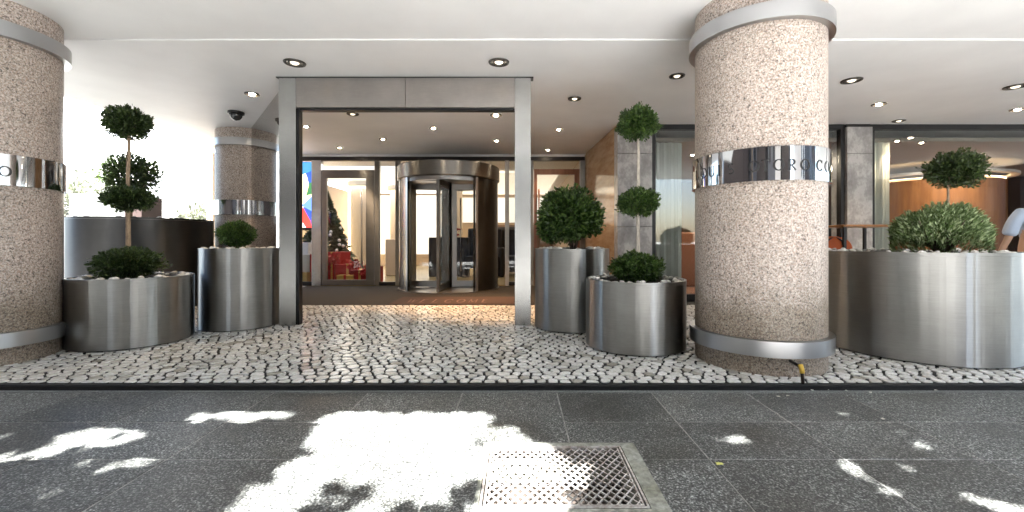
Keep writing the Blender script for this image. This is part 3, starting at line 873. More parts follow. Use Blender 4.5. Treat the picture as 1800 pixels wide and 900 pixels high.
# curved wood drum wall with cove light
cw = thing('curved_wood_wall', 'curved orange wood wall lit from above inside the right window', 'wall', (10.6, 11.3, 0))
b = MB(); b.lathe([(1.55,0),(1.55,2.55),(1.50,2.58),(1.45,2.58)], 24, a0=R(165), a1=R(345)); b.build('panelling', M['wood'], cw)
b = MB(); b.lathe([(1.60,2.66),(1.75,2.66),(1.75,2.72),(1.60,2.72),(1.60,2.66)], 24, a0=R(165), a1=R(345)); b.build('cove_ring', M['wall_white'], cw)
b = MB(); b.lathe([(1.46,2.60),(1.53,2.60)], 24, a0=R(180), a1=R(330)); b.build('cove_light', emis('cove_strip', (1,.72,.4), 1.0), cw)
b = MB(); b.box((7.9,12.6,1.75),(8.75,12.68,2.5), .01); tag(b.build('light_panel', emis('white_light_panel', (.9,.95,1.0), 0.045)), 'pale lit wall panel seen through the right window', 'light panel')
b = MB(); b.box((7.3,12.2,0),(9.2,12.55,1.45), .02); tag(b.build('sideboard', M['dark_seat']), 'dark sideboard under the pale lit panel in the lounge', 'cabinet')
b = MB(); b.box((3.4,10.2,0),(5.8,10.6,1.3), .03); tag(b.build('lounge_bench', mat('rust', (.16,.06,.03), .7)), 'rust coloured bench back in the lounge, glimpsed left of the big column', 'bench')

# terrace table and chair
tb = thing('bar_table', 'high terrace table with light wood top between the big column and right planter', 'table', (5.12, 6.5, 0))
b = MB(); b.box((-.38,-.28,1.30),(.38,.28,1.335), .004); b.build('tabletop', M['wood'], tb)
for sx in (-1,1):
    for sy in (-1,1):
        q = MB(); q.box((sx*.35-.018,sy*.25-.018,0),(sx*.35+.018,sy*.25+.018,1.299)); q.build('leg', M['black'], tb)
ch = thing('orange_chair', 'orange round backed chair under the high terrace table', 'chair', (5.0, 6.85, 0))
b = MB(); b.tube([(-.24,-.1,.62),(-.12,-.1,1.10),(.0,-.1,1.17),(.12,-.1,1.10),(.24,-.1,.62)], .02, 8); b.build('frame', M['black'], ch)
b = MB(); b.lathe([(0,-.05),(.22,-.05),(.26,0),(.22,.05),(0,.06)], 24, c=(0,.1,.62)); b.build('seat', M['orange'], ch)
b = MB(); b.vprism(ell(0,.98,.29,.19,0,360,22), -.085, -.04); b.build('backrest', M['orange'], ch)
for a_ in (45,135,225,315):
    q = MB(); q.tube([(.16*cos(R(a_)),.1+.16*sin(R(a_)),.58),(.24*cos(R(a_)),.1+.24*sin(R(a_)),0)], .014, 8); q.build('leg', M['black'], ch)

# ---------------------------------------------------------------- lobby
room('lobby', -7.6, 1.6, YF+.1, 19, 3.2, M['lobby_floor'], M['lobby_wall'], None, 'LRB')
b = MB(); b.box((-6.6,12.2,3.15),(-3.2,18.6,3.2)); tag(b.build('ceiling_light_panel', M['lobby_glow_white']), 'added white luminous ceiling over the Christmas tree side of the lobby', 'ceiling light')  # glowing panel added to brighten the lobby
b = MB(); b.box((-2.9,13.0,3.1),(1.2,18.5,3.17)); tag(b.build('ceiling_light_panel', M['lobby_glow']), 'cream luminous ceiling behind the revolving door', 'ceiling light')
b = MB(); b.box((-6.9,18.85,.5),(-3.0,18.93,3.1)); tag(b.build('light_wall', emis('daylit_wall', (1,.97,.93), 0.055)), 'window wall glowing in place of daylight at the back left of the lobby', 'window')  # emission stands in for daylight through rear windows
b = MB(); b.box((-2.6,18.85,1.9),(1.3,18.93,3.0)); tag(b.build('light_wall', emis('daylight_glow_b', (1,.93,.80), 0.05)), 'strip window glowing in place of daylight at the back of the lobby behind the revolving door', 'window')  # second emissive sheet in place of daylight
def lobcol(x, y, r, label):
    t = thing('lobby_column', label, 'column', (x,y,0), 0, 'round cream lobby columns')
    q = MB(); q.lathe([(r,0),(r,2.9)], 40); q.build('shaft', M['cream'], t)
    q = MB(); q.lathe([(r,2.9),(r+.09,2.93),(r+.09,3.05),(r,3.09)], 40); q.build('capital', M['wall_white'], t)
lobcol(-5.25, 14.3, .36, 'round cream column behind the Christmas tree')
lobcol(-4.3, 15.5, .36, 'round cream column seen through the narrow glass strip')
lobcol(-2.35, 15.5, .30, 'round cream column seen through the left leaf of the revolving door')
# Christmas tree
xt = thing('christmas_tree', 'dark Christmas tree with white baubles behind the left glass door', 'christmas tree', (-5.45, 12.0, 0))
b = MB(); b.tube([(0,0,0),(0,0,2.3)], [.06,.01], 8); b.build('trunk', M['bark'], xt)
b = MB()
for i in range(15000):
    h = random.random()**1.25; z = .35+2.15*h
    r_ = (.92*(1-h)+.03)*(random.random()**.4)*(1-.18*((z*4.2)%1)); a = random.uniform(0,2*pi)
    p = Vector((r_*cos(a), r_*sin(a), z-.1*r_)); s_ = random.uniform(.05,.1)
    d = Vector((cos(a)+random.uniform(-.5,.5), sin(a)+random.uniform(-.5,.5), random.uniform(-.5,.5))).normalized()*s_
    e = Vector((random.uniform(-1,1),random.uniform(-1,1),random.uniform(-1,1)))  .normalized()*.03
    b.add([p-e,p+e,p+d],[(0,1,2)])
b.build('crown', M['conifer'], xt)
bb = MB(); bb.lathe([(.0001,-.045),(.032,-.032),(.045,0),(.032,.032),(.0001,.045)], 10)
bme = bb.mesh('bauble'); bme.materials.append(M['gift_white'])
for i in range(34):
    h = random.random(); z = .5+1.8*h; a = random.uniform(-pi,.1); r_ = .9*(1-h)+.02
    link('bauble', bme, xt, (r_*cos(a), r_*sin(a), z))
gcol = [M['red'],M['red'],M['gift_white'],M['gold'],M['red']]
gl = ['large red wrapped gift under the Christmas tree','red gift box beside the door stile','white gift box with red ribbon at the left portal post','gold gift box low by the glass','red gift box stacked behind the others','white gift box under the stained glass','small red gift box at the right of the gifts','gold gift box under the stained glass']
for i, (x, y, s_, h, c_) in enumerate([(-4.6,11.4,.30,.48,0),(-4.15,11.2,.24,.34,0),(-5.35,11.1,.26,.75,2),(-4.45,11.0,.2,.22,3),(-4.9,11.5,.28,.8,0),(-5.75,11.3,.3,1.05,2),(-3.85,11.4,.18,.42,0),(-5.5,10.8,.18,.30,3)]):
    t = thing('gift_box', gl[i], 'gift', (x,y,0), random.uniform(-.5,.5), 'wrapped gifts behind the entrance glass')
    q = MB(); q.box((-s_,-s_*.7,0),(s_,s_*.7,h), .006); q.build('box', [M['red'],M['gift_white'],M['gold']][{0:0,2:1,3:2}[c_]], t)
    q = MB(); q.box((-.03,-s_*.7-.004,0),(.03,s_*.7+.004,h+.004)); q.build('ribbon', M['gold'] if c_ == 0 else M['red'], t)
def poin(x, y, z, label, n=60):
    q = MB()
    for i in range(n):
        a = random.uniform(0,2*pi); r_ = random.uniform(0,.2); p = Vector((r_*cos(a), r_*sin(a), random.uniform(0,.22)))
        d = Vector((random.uniform(-1,1),random.uniform(-1,.2),random.uniform(0,1))).normalized()*.1; e = d.orthogonal().normalized()*.035
        q.add([p,p+d*.5+e,p+d,p+d*.5-e],[(0,1,2,3)])
    return tag(q.build('poinsettia', M['red'], None, (x,y,z)), label, 'plant', 'red poinsettias in the lobby')
poin(-4.75,10.9,.5,'red poinsettia in front of the tree'); poin(-4.2,10.95,.35,'red poinsettia near the door handle side'); poin(-1.95,13.0,1.22,'red poinsettia on the dark counter behind the revolving door'); poin(-3.9,11.0,.2,'red poinsettia at the right end of the gifts')
# reception desk, counter, armchairs
b = MB(); b.box((-4.2,13.4,0),(-3.55,14.0,1.15), .02); tag(b.build('lobby_desk', M['cream']), 'small cream desk seen through the narrow glass strip', 'desk')
b = MB(); b.box((-2.75,13.0,0),(-1.55,13.5,1.2), .02); tag(b.build('lobby_counter', M['dark_seat']), 'black lobby counter behind the left leaf of the revolving door', 'counter')
def arm(x, y, label, sc=1.0, rz=0):
    t = thing('lobby_armchair', label, 'armchair', (x,y,0), rz, 'dark lobby armchairs')
    for a_, c_, nm in (((-.4,-.4,.2),(.4,.35,.48),'seat'),((-.42,.3,.2),(.42,.5,1.15),'backrest'),((-.5,-.4,.0),(-.4,.5,.68),'armrest'),((.4,-.4,.0),(.5,.5,.68),'armrest')):
        q = MB(); q.box([v_*sc for v_ in a_],[v_*sc for v_ in c_], .03); q.build(nm, M['dark_seat'], t)
arm(-1.1,13.4,'dark armchair behind the right leaf of the revolving door',1.3); arm(-.2,13.8,'dark armchair behind the right mullion',1.3,.4); arm(-.7,15.5,'dark armchair deeper in the lobby',1.4,-.3)
b = MB(); b.box((-1.5,17.6,0),(1.4,17.9,1.75), .02); tag(b.build('lobby_screen', M['room_wall']), 'low brown partition at the back of the lobby', 'partition')
for (x, y, z, e, col) in ((-4.9,14.5,2.9,3,(1,.93,.85)),(-1.0,15.0,2.9,1.2,(1,.85,.65)),(-4.6,11.4,3.0,2,(1,.9,.78))):
    ld = bpy.data.lights.new('lobby_fill','AREA'); ld.energy = e; ld.size = 1.6; ld.color = col  # unseen fill light added to brighten the lobby
    lo = bpy.data.objects.new('lobby_fill', ld); lo.location = (x,y,z); C.objects.link(lo)
for (x, y, z, e, sz) in ((9.6,9.0,2.9,6,.8),(4.5,9.5,2.9,7,1.0)):
    ld = bpy.data.lights.new('lounge_fill','AREA'); ld.energy = e; ld.size = sz; ld.color = (1,.82,.6)  # fill without a fixture, added to lift the dark lounge
    lo = bpy.data.objects.new('lounge_fill', ld); lo.location = (x,y,z); C.objects.link(lo)

# ---------------------------------------------------------------- ceiling lamps
def downlight_proto(lit, r):
    t = thing('downlight', '', 'ceiling lamp', (0,0,-5), 0, 'round recessed ceiling lamps')
    q = MB(); q.lathe([(r*.78,-.004),(r*.80,-.016),(r*.96,-.013),(r,-.001)], 40); q.build('rim', M['rim_dark'], t)
    q = MB(); q.lathe([(0.0001,-.002),(r*.79,-.002)], 40); q.build('reflector', M['rim_dark'] if lit else M['lamp_inside'], t)
    q = MB()
    q.lathe([(.0001,-.022),(r*.25,-.020),(r*.38,-.010),(r*.40,-.003)], 20); q.build('bulb', M['bulb'] if lit else M['bulb_dim'], t)
    if not lit:
        q = MB(); q.lathe([(r*.45,-.004),(r*.48,-.010),(r*.54,-.010),(r*.57,-.004)], 32); q.build('inner_ring', M['rim_dark'], t)
    return t
protos = {}
def downlight(u, v, lit, rpx, label, ceil=CZ):
    Y = (ceil-1.1)*750/(423-v); X = (u-912)/750*Y
    r = {'b':.125,'m':.10,'s':.075}[rpx]
    key = (lit, r)
    if key not in protos:
        t = downlight_proto(lit, r); protos[key] = t; t['label'] = label; t.location = (X,Y,ceil)
    else:
        t = dup(protos[key], (X,Y,ceil), label)
    if lit:
        ld = bpy.data.lights.new('downlight_beam','SPOT'); ld.energy = 7; ld.spot_size = R(95); ld.spot_blend = .6
        ld.color = (1,.72,.45); ld.shadow_soft_size = .05
        if u in (872, 762, 873): ld.energy = 42 if u == 872 else 22; ld.spot_size = R(62); ld.color = (1,.56,.26)
        lo = bpy.data.objects.new('downlight_beam', ld); lo.location = (X,Y,ceil-.04); C.objects.link(lo)
for a_ in [
 (518,110,False,'b','large unlit ceiling lamp above the left end of the steel portal'),
 (877,109,False,'b','large unlit ceiling lamp with a yellowish glass above the right end of the portal'),
 (443,165,True,'m','lit ceiling lamp next to the black dome camera'),
 (1010,173,False,'m','dark ceiling lamp just right of the steel portal'),
 (1190,133,False,'m','dark ceiling lamp just left of the big column'),
 (1497,141,False,'b','large dark ceiling lamp just right of the big column'),
 (1545,183,True,'m','lit ceiling lamp between two dark ones right of the big column'),
 (1580,212,False,'m','dark ceiling lamp nearest the right window head'),
 (1785,152,False,'b','large dark ceiling lamp at the right edge of the photo'),
 (1789,192,True,'m','lit ceiling lamp at the right edge of the photo'),
 (538,222,True,'s','lit ceiling lamp at the left end inside the portal'),
 (620,200,False,'m','dark ceiling lamp inside the portal, left half'),
 (762,225,True,'s','lit ceiling lamp in the middle of the vestibule ceiling'),
 (872,202,True,'m','lit ceiling lamp inside the portal close to its top right corner'),
 (673,244,True,'s','lit ceiling lamp left of the revolving door'),
 (873,247,True,'s','lit ceiling lamp above the right side of the revolving door'),
 (597,259,True,'s','lit ceiling lamp closest to the left glass door'),
 (982,227,True,'s','lit ceiling lamp just right of the portal, the nearer of two'),
 (963,263,True,'s','lit ceiling lamp right of the portal, closest to the side door')]:
    downlight(*a_)
for a_ in [(1577,247,True,'s','small lit lamp in the lounge ceiling beside the curtain',2.948),(1620,250,True,'s','small lit lamp in the lounge ceiling, the right one of two',2.948),(1217,272,True,'s','small lit lamp in the lounge ceiling at the left edge of the big column',2.948)]:
    downlight(*a_)
# dome camera
Y = 7.05; X = (415-912)/750*Y
dc = thing('dome_camera', 'black dome security camera under the soffit left of the portal', 'camera', (X,Y,CZ))
b = MB(); b.lathe([(.0001,-.0),(.12,-.001),(.12,-.035),(.10,-.045)], 32); b.build('mount', M['black'], dc)
b = MB(); b.lathe([(.09,-.045),(.085,-.085),(.055,-.125),(.0001,-.145)], 32); b.build('dome', M['pane'], dc)

# ---------------------------------------------------------------- planters and plants
pm = MB()
vs = []; fs = []
for i in range(5):
    th = pi*i/4
    for k in range(7):
        a = 2*pi*k/7
        vs.append((.034*sin(th)*cos(a)*(1+.12*sin(3*k)), .026*sin(th)*sin(a), .016*cos(th)))
for i in range(4):
    for k in range(7): fs.append((i*7+k,(i+1)*7+k,(i+1)*7+(k+1)%7,i*7+(k+1)%7))
pm.add(vs, fs, True); pme = pm.mesh('pebble'); pme.materials.append(M['pebble'])
def planter(x, y, r, h, label, npeb=46, sm=None):
    t = thing('steel_planter', label, 'planter', (x,y,0), 0, 'round brushed steel planters')
    q = MB(); q.lathe([(r-.03,.012),(r,.012),(r,h),(r-.022,h),(r-.022,h-.10)], 128); q.build('drum', sm or M['steel'], t)
    q = MB(); q.lathe([(r-.05,0.0),(r-.03,0.0),(r-.03,.02),(r-.05,.02)], 64); q.build('foot_ring', M['black'], t)
    q = MB(); q.lathe([(.0001,h-.02),(r*.6,h-.028),(r-.022,h-.05)], 40); q.build('soil', M['soil'], t)
    # vertical weld seam at the back and a thin rim bead
    q = MB(); q.lathe([(r-.002,h-.035),(r+.0025,h-.033),(r+.0025,h-.030),(r-.002,h-.028)], 96); q.build('rim_bead', M['steel'], t)
    for i in range(npeb):
        a = 2*pi*i/npeb+random.uniform(-.07,.07); rr_ = r-random.uniform(.045,.12)
        s_ = random.uniform(.7,1.5)
        o = link('pebble', pme, t, (rr_*cos(a), rr_*sin(a), h-.012+random.uniform(-.012,.016)))
        o.rotation_euler = (random.uniform(-.5,.5), random.uniform(-.5,.5), random.uniform(0,6)); o.scale = (s_,s_,s_*random.uniform(.8,1.2))
    return t
P_LS = (-4.25,4.71); P_LT = (-3.62,5.56); P_RT = (.68,5.50); P_RS = (1.23,4.53); P_RB = (4.06,4.43); P_BK = (-6.35,7.25)
planter(*P_LS, .535, .715, 'low round steel planter beside the left column, with three ball topiary')
planter(*P_LT, .455, 1.005, 'tall narrow steel planter left of the portal, with a small ball bush')
planter(*P_RT, .475, 1.0, 'tall steel planter right of the portal, half behind a lower one')
planter(*P_RS, .513, .70, 'low round steel planter between the portal and the big column')
planter(*P_RB, .80, .995, 'widest steel planter at the right edge, with the pale green shrub', 60)
planter(*P_BK, .95, 1.46, 'tall wide steel planter behind the low left one, in darker steel', 50, M['steel_dark'])  # drum in darker steel than the other planters

def leaf_cloud(q, c, rad, n, ls, shell=.45, seed=0, flat=0.0, lump=.16, up=0.25):
    rnd = random.Random(seed); c = Vector(c)
    off = Vector((seed*3.1, seed*1.7, 0))
    for i in range(n):
        while True:
            d = Vector((rnd.uniform(-1,1),rnd.uniform(-1,1),rnd.uniform(-1,1)))
            if .05 < d.length < 1: break
        d.normalize()
        k = 1 + lump*1.6*noise.noise(d*2.2+off) + lump*.9*noise.noise(d*5+off)
        t = (shell + (1-shell)*rnd.random()**.6)
        if rnd.random() < .06: t *= rnd.uniform(1.0,1.13)
        p = Vector((d.x*rad[0]*k*t, d.y*rad[1]*k*t, d.z*rad[2]*k*t))
        if flat and p.z < -flat: continue
        p = p + c
        ax = (d + Vector((rnd.uniform(-.8,.8),rnd.uniform(-.8,.8),rnd.uniform(-.6,.8)+up))).normalized()
        s_ = ls*rnd.uniform(.6,1.25)
        sd = ax.cross(Vector((rnd.uniform(-1,1),rnd.uniform(-1,1),rnd.uniform(-1,1)))).normalized()*s_*.27
        nn = ax.cross(sd).normalized()*s_*.10
        q.add([p, p+ax*s_*.5+sd+nn, p+ax*s_, p+ax*s_*.5-sd+nn], [(0,1,2),(0,2,3)], False)
def twigs(q, base, c, rad, n, seed, r0=.008):
    rnd = random.Random(seed+99)
    for i in range(n):
        d = Vector((rnd.uniform(-1,1),rnd.uniform(-1,1),rnd.uniform(-.4,1))).normalized()
        e = Vector(c)+Vector((d.x*rad[0],d.y*rad[1],d.z*rad[2]))*rnd.uniform(.6,.92)
        mid = (Vector(base)+e)/2+Vector((rnd.uniform(-.02,.02),rnd.uniform(-.02,.02),.02))
        q.tube([base, mid, e], [r0, r0*.7, r0*.3], 5, cap=False)
def topiary(loc, label, balls, stem, stem_m, leaf_m, seed, ls=.034, lean=(0,0)):
    t = thing('topiary', label, 'topiary', loc, 0, 'clipped evergreens in the planters')
    if stem:
        z0, z1, r0 = stem; rnd = random.Random(seed)
        pts = [(lean[0]*k/6+rnd.uniform(-.006,.006), lean[1]*k/6+rnd.uniform(-.006,.006), z0+(z1-z0)*k/6) for k in range(7)]
        q = MB(); q.tube(pts, [r0*(1-.45*k/6) for k in range(7)], 10); q.build('stem', stem_m, t)
    for i, (cx, cy, z, rx, rz, n) in enumerate(balls):
        q = MB(); leaf_cloud(q, (cx,cy,z), (rx,rx,rz), n, ls, seed=seed*7+i, shell=.2)
        f = q.build('foliage', leaf_m, t)
        q = MB(); twigs(q, (cx*.9,cy*.9,z-rz*.85), (cx,cy,z), (rx,rx,rz), 26, seed*7+i, .007); q.build('twigs', M['bark'], f)
    return t
topiary((-4.31,4.71,.66), 'three ball topiary on a tan stem in the low left planter',
        [(0,0,1.735,.205,.165,6500),(0,0,.90,.225,.125,6000),(0,0,.19,.30,.165,7500)], (0,1.72,.026), M['trunk_tan'], M['dark_leaf'], 3)
topiary((1.265,4.53,.65), 'three ball topiary on a pale stem in the low right planter',
        [(0,0,1.69,.20,.165,6500),(0,0,.855,.205,.135,6000),(-.02,0,.16,.265,.155,7000)], (0,1.68,.022), M['trunk_pale'], M['box_leaf'], 5)
topiary((-3.65,5.52,.97), 'small green ball bush in the tall left planter', [(0,0,.21,.205,.165,4800)], (-.02,.2,.02), M['trunk_tan'], M['box_leaf'], 8)
topiary((.70,5.48,.95), 'loose round evergreen bush on several stems in the tall right planter',
        [(-.05,0,.47,.38,.33,9500),(-.28,0,.30,.17,.18,1500),(.2,.05,.40,.2,.2,1500)], None, None, M['box_leaf'], 11, .055)
q = MB()
for i in range(7):
    a = i*.9; q.tube([(.02*cos(a),.02*sin(a),0),(.06*cos(a),.06*sin(a),.15),(.16*cos(a),.16*sin(a),.36)], [.013,.011,.007], 6)
bush = [o for o in bpy.data.objects if o.name.startswith('topiary') and 'loose round' in o.get('label','')][0]
q.build('stems', M['bark'], bush)
# pale shrub with narrow upright leaves
sh = thing('pale_shrub', 'low spreading shrub with pale green narrow leaves in the big right planter', 'shrub', (4.22,4.28,.95))
q = MB()
rnd = random.Random(21)
for i in range(9500):
    a = rnd.uniform(0,2*pi); rr_ = .40*sqrt(rnd.random()); H = .45*sqrt(max(0,1-(rr_/.46)**2))+.04
    z = H*rnd.random()**.45
    p = Vector((rr_*cos(a), rr_*sin(a)*.8, z + .03*noise.noise(Vector((rr_*cos(a)*6, rr_*sin(a)*6, 3)))*3))
    d = Vector((cos(a)*rr_*1.6+rnd.uniform(-.5,.5), sin(a)*rr_*1.6+rnd.uniform(-.5,.5), 1.0*rnd.uniform(.3,1))).normalized()
    s_ = rnd.uniform(.02,.065); sd = d.cross(Vector((rnd.uniform(-1,1),rnd.uniform(-1,1),rnd.uniform(-1,1)))).normalized()*s_*.15
    nn = d.cross(sd).normalized()*.006
    q.add([p,p+d*s_*.5+sd+nn,p+d*s_,p+d*s_*.5-sd+nn], [(0,1,2),(0,2,3)], False)
q.build('foliage', M['pale_leaf'], sh)
q = MB()
for i in range(30):
    a = rnd.uniform(0,2*pi); rr_ = rnd.uniform(.1,.42)
    q.tube([(0,0,0),(rr_*.5*cos(a),rr_*.4*sin(a),.15),(rr_*cos(a),rr_*.8*sin(a),.34)], [.010,.008,.004], 5)
q.build('stems', M['bark'], sh)
topiary((4.75,4.72,.95), 'single dark ball topiary standing behind the pale shrub', [(.08,0,.93,.26,.19,6500)], (0,.9,.017), M['trunk_tan'], M['dark_leaf'], 15)
topiary((-6.55,7.2,1.43), 'dark round topiary in the tall rear planter, behind the left topiary stem', [(0,0,.78,.40,.33,4200)], (0,.7,.025), M['trunk_tan'], M['dark_leaf'], 17, .06)

# ---------------------------------------------------------------- small things
dp = thing('drain_spout', 'small dark spout with a yellow tip at the foot of the big column', 'pipe', (2.19,3.30,0))
b = MB(); b.tube([(0,.14,.13),(0,.03,.12),(0,0,.09),(0,-.015,-.035)], .013, 10); b.build('pipe', M['dark_bronze'], dp)
b = MB(); b.tube([(0,.02,.135),(0,.0,.10),(0,-.003,.075)], .018, 10); b.build('tip', mat('yellow_paint',(.65,.42,.06),.5), dp)
lf = mat('fallen_leaf', (.55,.55,.16), .7); lf2 = mat('paper_scrap', (.65,.63,.56), .8)
def scrap(x, y, s_, m_, nm, label, cat, grp=None):
    q = MB(); a = random.uniform(0,6)
    pts = [(s_*cos(t)*(1 if k % 2 else .62), s_*.5*sin(t)) for k, t in enumerate([i*pi/4 for i in range(8)])]
    vs = [(0,0,.008)]+[(px*cos(a)-py*sin(a), px*sin(a)+py*cos(a), .002+.006*random.random()) for px,py in pts]
    q.add(vs, [(0,1+i,1+(i+1)%8) for i in range(8)])
    return tag(q.build(nm, m_, None, (x,y,SZ+.002)), label, cat, grp)
scrap(1.02,2.17,.026,lf,'fallen_leaf','yellow green leaf lying at a slab corner right of the drain','leaf')
for i, (u, v) in enumerate(((1428,687),(1455,686),(1488,688),(1530,691),(1645,687),(1385,697),(1368,698),(1600,686),(1552,738),(800,683))):
    Y = 855/(v-423); scrap((u-912)/750*Y, Y, random.uniform(.012,.022), lf2, 'litter_scrap', ('first','second','third','fourth','leftmost','tiny','tiny leftmost','fifth','lone','lone far left')[i] + ' pale scrap of litter near the terrace edge' + (', just past the big column foot' if i < 4 else ''), 'litter', 'pale scraps on the pavement')

# ---------------------------------------------------------------- person behind the right planter
def skinned(name, pts, edges, m_, parent, sub=2):
    me = bpy.data.meshes.new(name); me.from_pydata([p[0] for p in pts], edges, [])
    o = link(name, me, parent); me.materials.append(m_)
    md = o.modifiers.new('skin', 'SKIN'); md.use_smooth_shade = True
    sv = me.skin_vertices[0].data if me.skin_vertices else None
    if sv is None:
        me.attributes.new('x','FLOAT','POINT')
    for k, p in enumerate(pts):
        r_ = p[1]; sv[k].radius = r_ if isinstance(r_, tuple) else (r_, r_)
        sv[k].use_root = (k == 0)
    su = o.modifiers.new('sub', 'SUBSURF'); su.levels = sub; su.render_levels = sub
    return o
chain = lambda *ks: [(ks[i], ks[i+1]) for i in range(len(ks)-1)]
pe = thing('person', 'person in a pale blue shirt standing behind the big planter at the right edge', 'person', (6.43, 5.3, 0), R(-8))
skin = mat('skin', (.50,.31,.22), .5); pb(skin).inputs['Subsurface Weight'].default_value = .1
shirt = mat('pale_blue_shirt', (.38,.45,.58), .8); _n = noise_tex(shirt, coords(shirt, (1,1,.4)), 14, 3); bump(shirt, _n, .6, .03)
trous = mat('dark_trousers', (.018,.016,.02), .85); hairm = mat('dark_hair', (.02,.013,.01), .5); shoe = mat('dark_shoe', (.015,.012,.01), .35)
B = [((0,0,1.0),(.14,.10)), ((0,0,1.18),(.13,.10)), ((0,0,1.38),(.15,.11)), ((0,-.01,1.50),(.07,.065)), ((0,0,1.58),.055), ((0,.02,1.66),(.07,.08)), ((0,.015,1.74),(.078,.095)), ((0,.01,1.80),(.05,.06))]
E = chain(0,1,2,3,4,5,6,7)
hands = []
for s_ in (-1, 1):
    k = len(B)
    B += [((s_*.17,-.01,1.45),.06), ((s_*.27,-.02,1.30),.045), ((s_*.31,-.01,1.14),.038), ((s_*.30,.09,.98),.031), ((s_*.295,.14,.90),.026), ((s_*.29,.175,.845),(.018,.036))]
    E += [(2,k)] + chain(k,k+1,k+2,k+3,k+4,k+5)
    k2 = len(B)
    B += [((s_*.10,0,.90),.09), ((s_*.11,.01,.50),.055), ((s_*.12,-.03,.10),.036), ((s_*.125,.0,.045),.04), ((s_*.14,.14,.03),.032)]
    E += [(0,k2)] + chain(k2,k2+1,k2+2,k2+3,k2+4)
body = skinned('body', B, E, skin, pe, 2)
for s_ in (-1, 1):
    for fi in range(4):                                   # four curled fingers and a thumb
        y0 = .150+fi*.018; l_ = (.070,.080,.074,.058)[fi]
        P_ = [((s_*.29, y0+.012, .84),.010), ((s_*.288, y0+.020, .84-l_*.45),.009), ((s_*.278, y0+.020, .84-l_*.78),.008), ((s_*.264, y0+.016, .84-l_),.007)]
        skinned('finger', P_, chain(0,1,2,3), skin, body, 1)
    P_ = [((s_*.285,.135,.875),.013), ((s_*.268,.128,.845),.011), ((s_*.258,.130,.812),.009)]
    skinned('thumb', P_, chain(0,1,2), skin, body, 1)
T = [((0,0,1.00),(.165,.125)), ((0,0,1.18),(.155,.12)), ((0,-.005,1.36),(.175,.13)), ((0,-.01,1.475),(.10,.085)), ((0,0,1.53),.066)]
TE = chain(0,1,2,3,4)
for s_ in (-1, 1):
    k = len(T); T += [((s_*.18,-.01,1.44),.078), ((s_*.27,-.02,1.31),.072), ((s_*.315,-.015,1.15),.078)]; TE += [(2,k)] + chain(k,k+1,k+2)
skinned('shirt', T, TE, shirt, pe, 2)
T = [((0,0,1.02),(.155,.12)), ((0,0,.93),(.16,.12))]; TE = [(0,1)]
for s_ in (-1, 1):
    k = len(T); T += [((s_*.10,0,.82),.10), ((s_*.112,.01,.50),.075), ((s_*.122,-.02,.09),.062)]; TE += [(1,k)] + chain(k,k+1,k+2)
skinned('trousers', T, TE, trous, pe, 2)
for s_ in (-1, 1): skinned('shoe', [((s_*.125,-.03,.05),.048), ((s_*.13,.07,.045),.045), ((s_*.14,.17,.035),.036)], chain(0,1,2), shoe, pe, 2)
skinned('hair', [((0,-.02,1.70),(.078,.07)), ((0,-.01,1.77),(.088,.095)), ((0,.02,1.83),(.06,.07))], chain(0,1,2), hairm, pe, 2)
for s_ in (-1, 1):
    q = MB(); q.lathe([(.0001,-.012),(.012,0),(.0001,.012)], 10, c=(s_*.03,.108,1.715)); q.build('eye', M['pane'], body)
    q = MB(); q.lathe([(.0001,-.03),(.014,-.015),(.018,.01),(.0001,.03)], 10, c=(s_*.082,.01,1.70)); q.build('ear', skin, body)
q = MB(); q.add([(-.014,.10,1.665),(.014,.10,1.665),(0,.135,1.668),(0,.105,1.715)], [(0,2,1),(0,3,2),(1,2,3)], True); q.build('nose', skin, body)
q = MB(); q.box((-.024,.095,1.632),(.024,.108,1.640), .002); q.build('mouth', mat('lips',(.35,.13,.11),.5), body)

# ---------------------------------------------------------------- left background: side street
def building(name, label, x0, y0, x1, y1, h, m_, face, cols, rws, grp=None, wmat=None):
    t = thing(name, label, 'building', ((x0+x1)/2,(y0+y1)/2,0), 0, grp)
    W, D = (x1-x0)/2, (y1-y0)/2
    q = MB(); q.box((-W,-D,-.3),(W,D,h)); q.build('wall', m_, t)
    q = MB(); q.box((-W-.2,-D-.2,h),(W+.2,D+.2,h+.35)); q.build('cornice', M['wall_white'], t)
    q = MB(); ww, wh = 2*W/cols*.5, h/rws*.55
    q.box((-ww/2,-.05,-wh/2),(ww/2,.05,wh/2)); wm = q.mesh('window'); wm.materials.append(wmat or M['pane'])
    for i in range(cols):
        for j in range(rws):
            link('window', wm, t, (-W+2*W*(i+.5)/cols, (-D if face < 0 else D), h*(j+.55)/rws))
    return t
building('white_building', 'sunlit white building across the side street', -38,34,-13,42,14, M['wall_white'], -1, 7, 4, None, mat('washed_out_pane', (.45,.47,.5), .3))  # panes paled in colour to imitate an overexposed street
b = MB(); b.box((-22,15.0,-.05),(-9.8,15.2,2.1)); tag(b.build('garden_wall', M['wall_white']), 'low white garden wall across the side street', 'wall')
bx = thing('grey_kiosk', 'pale grey cabinet with a dark side behind the left topiary', 'cabinet', (-9.6,10.3,0))
b = MB(); b.box((-.95,-.3,-.05),(.35,.3,2.2), .01); b.build('body', mat('cabinet_grey',(.13,.14,.13),.6), bx)
b = MB(); b.box((.352,-.3,-.05),(.75,.3,2.15), .01); b.build('side_panel', mat('cabinet_brown',(.035,.022,.02),.6), bx)

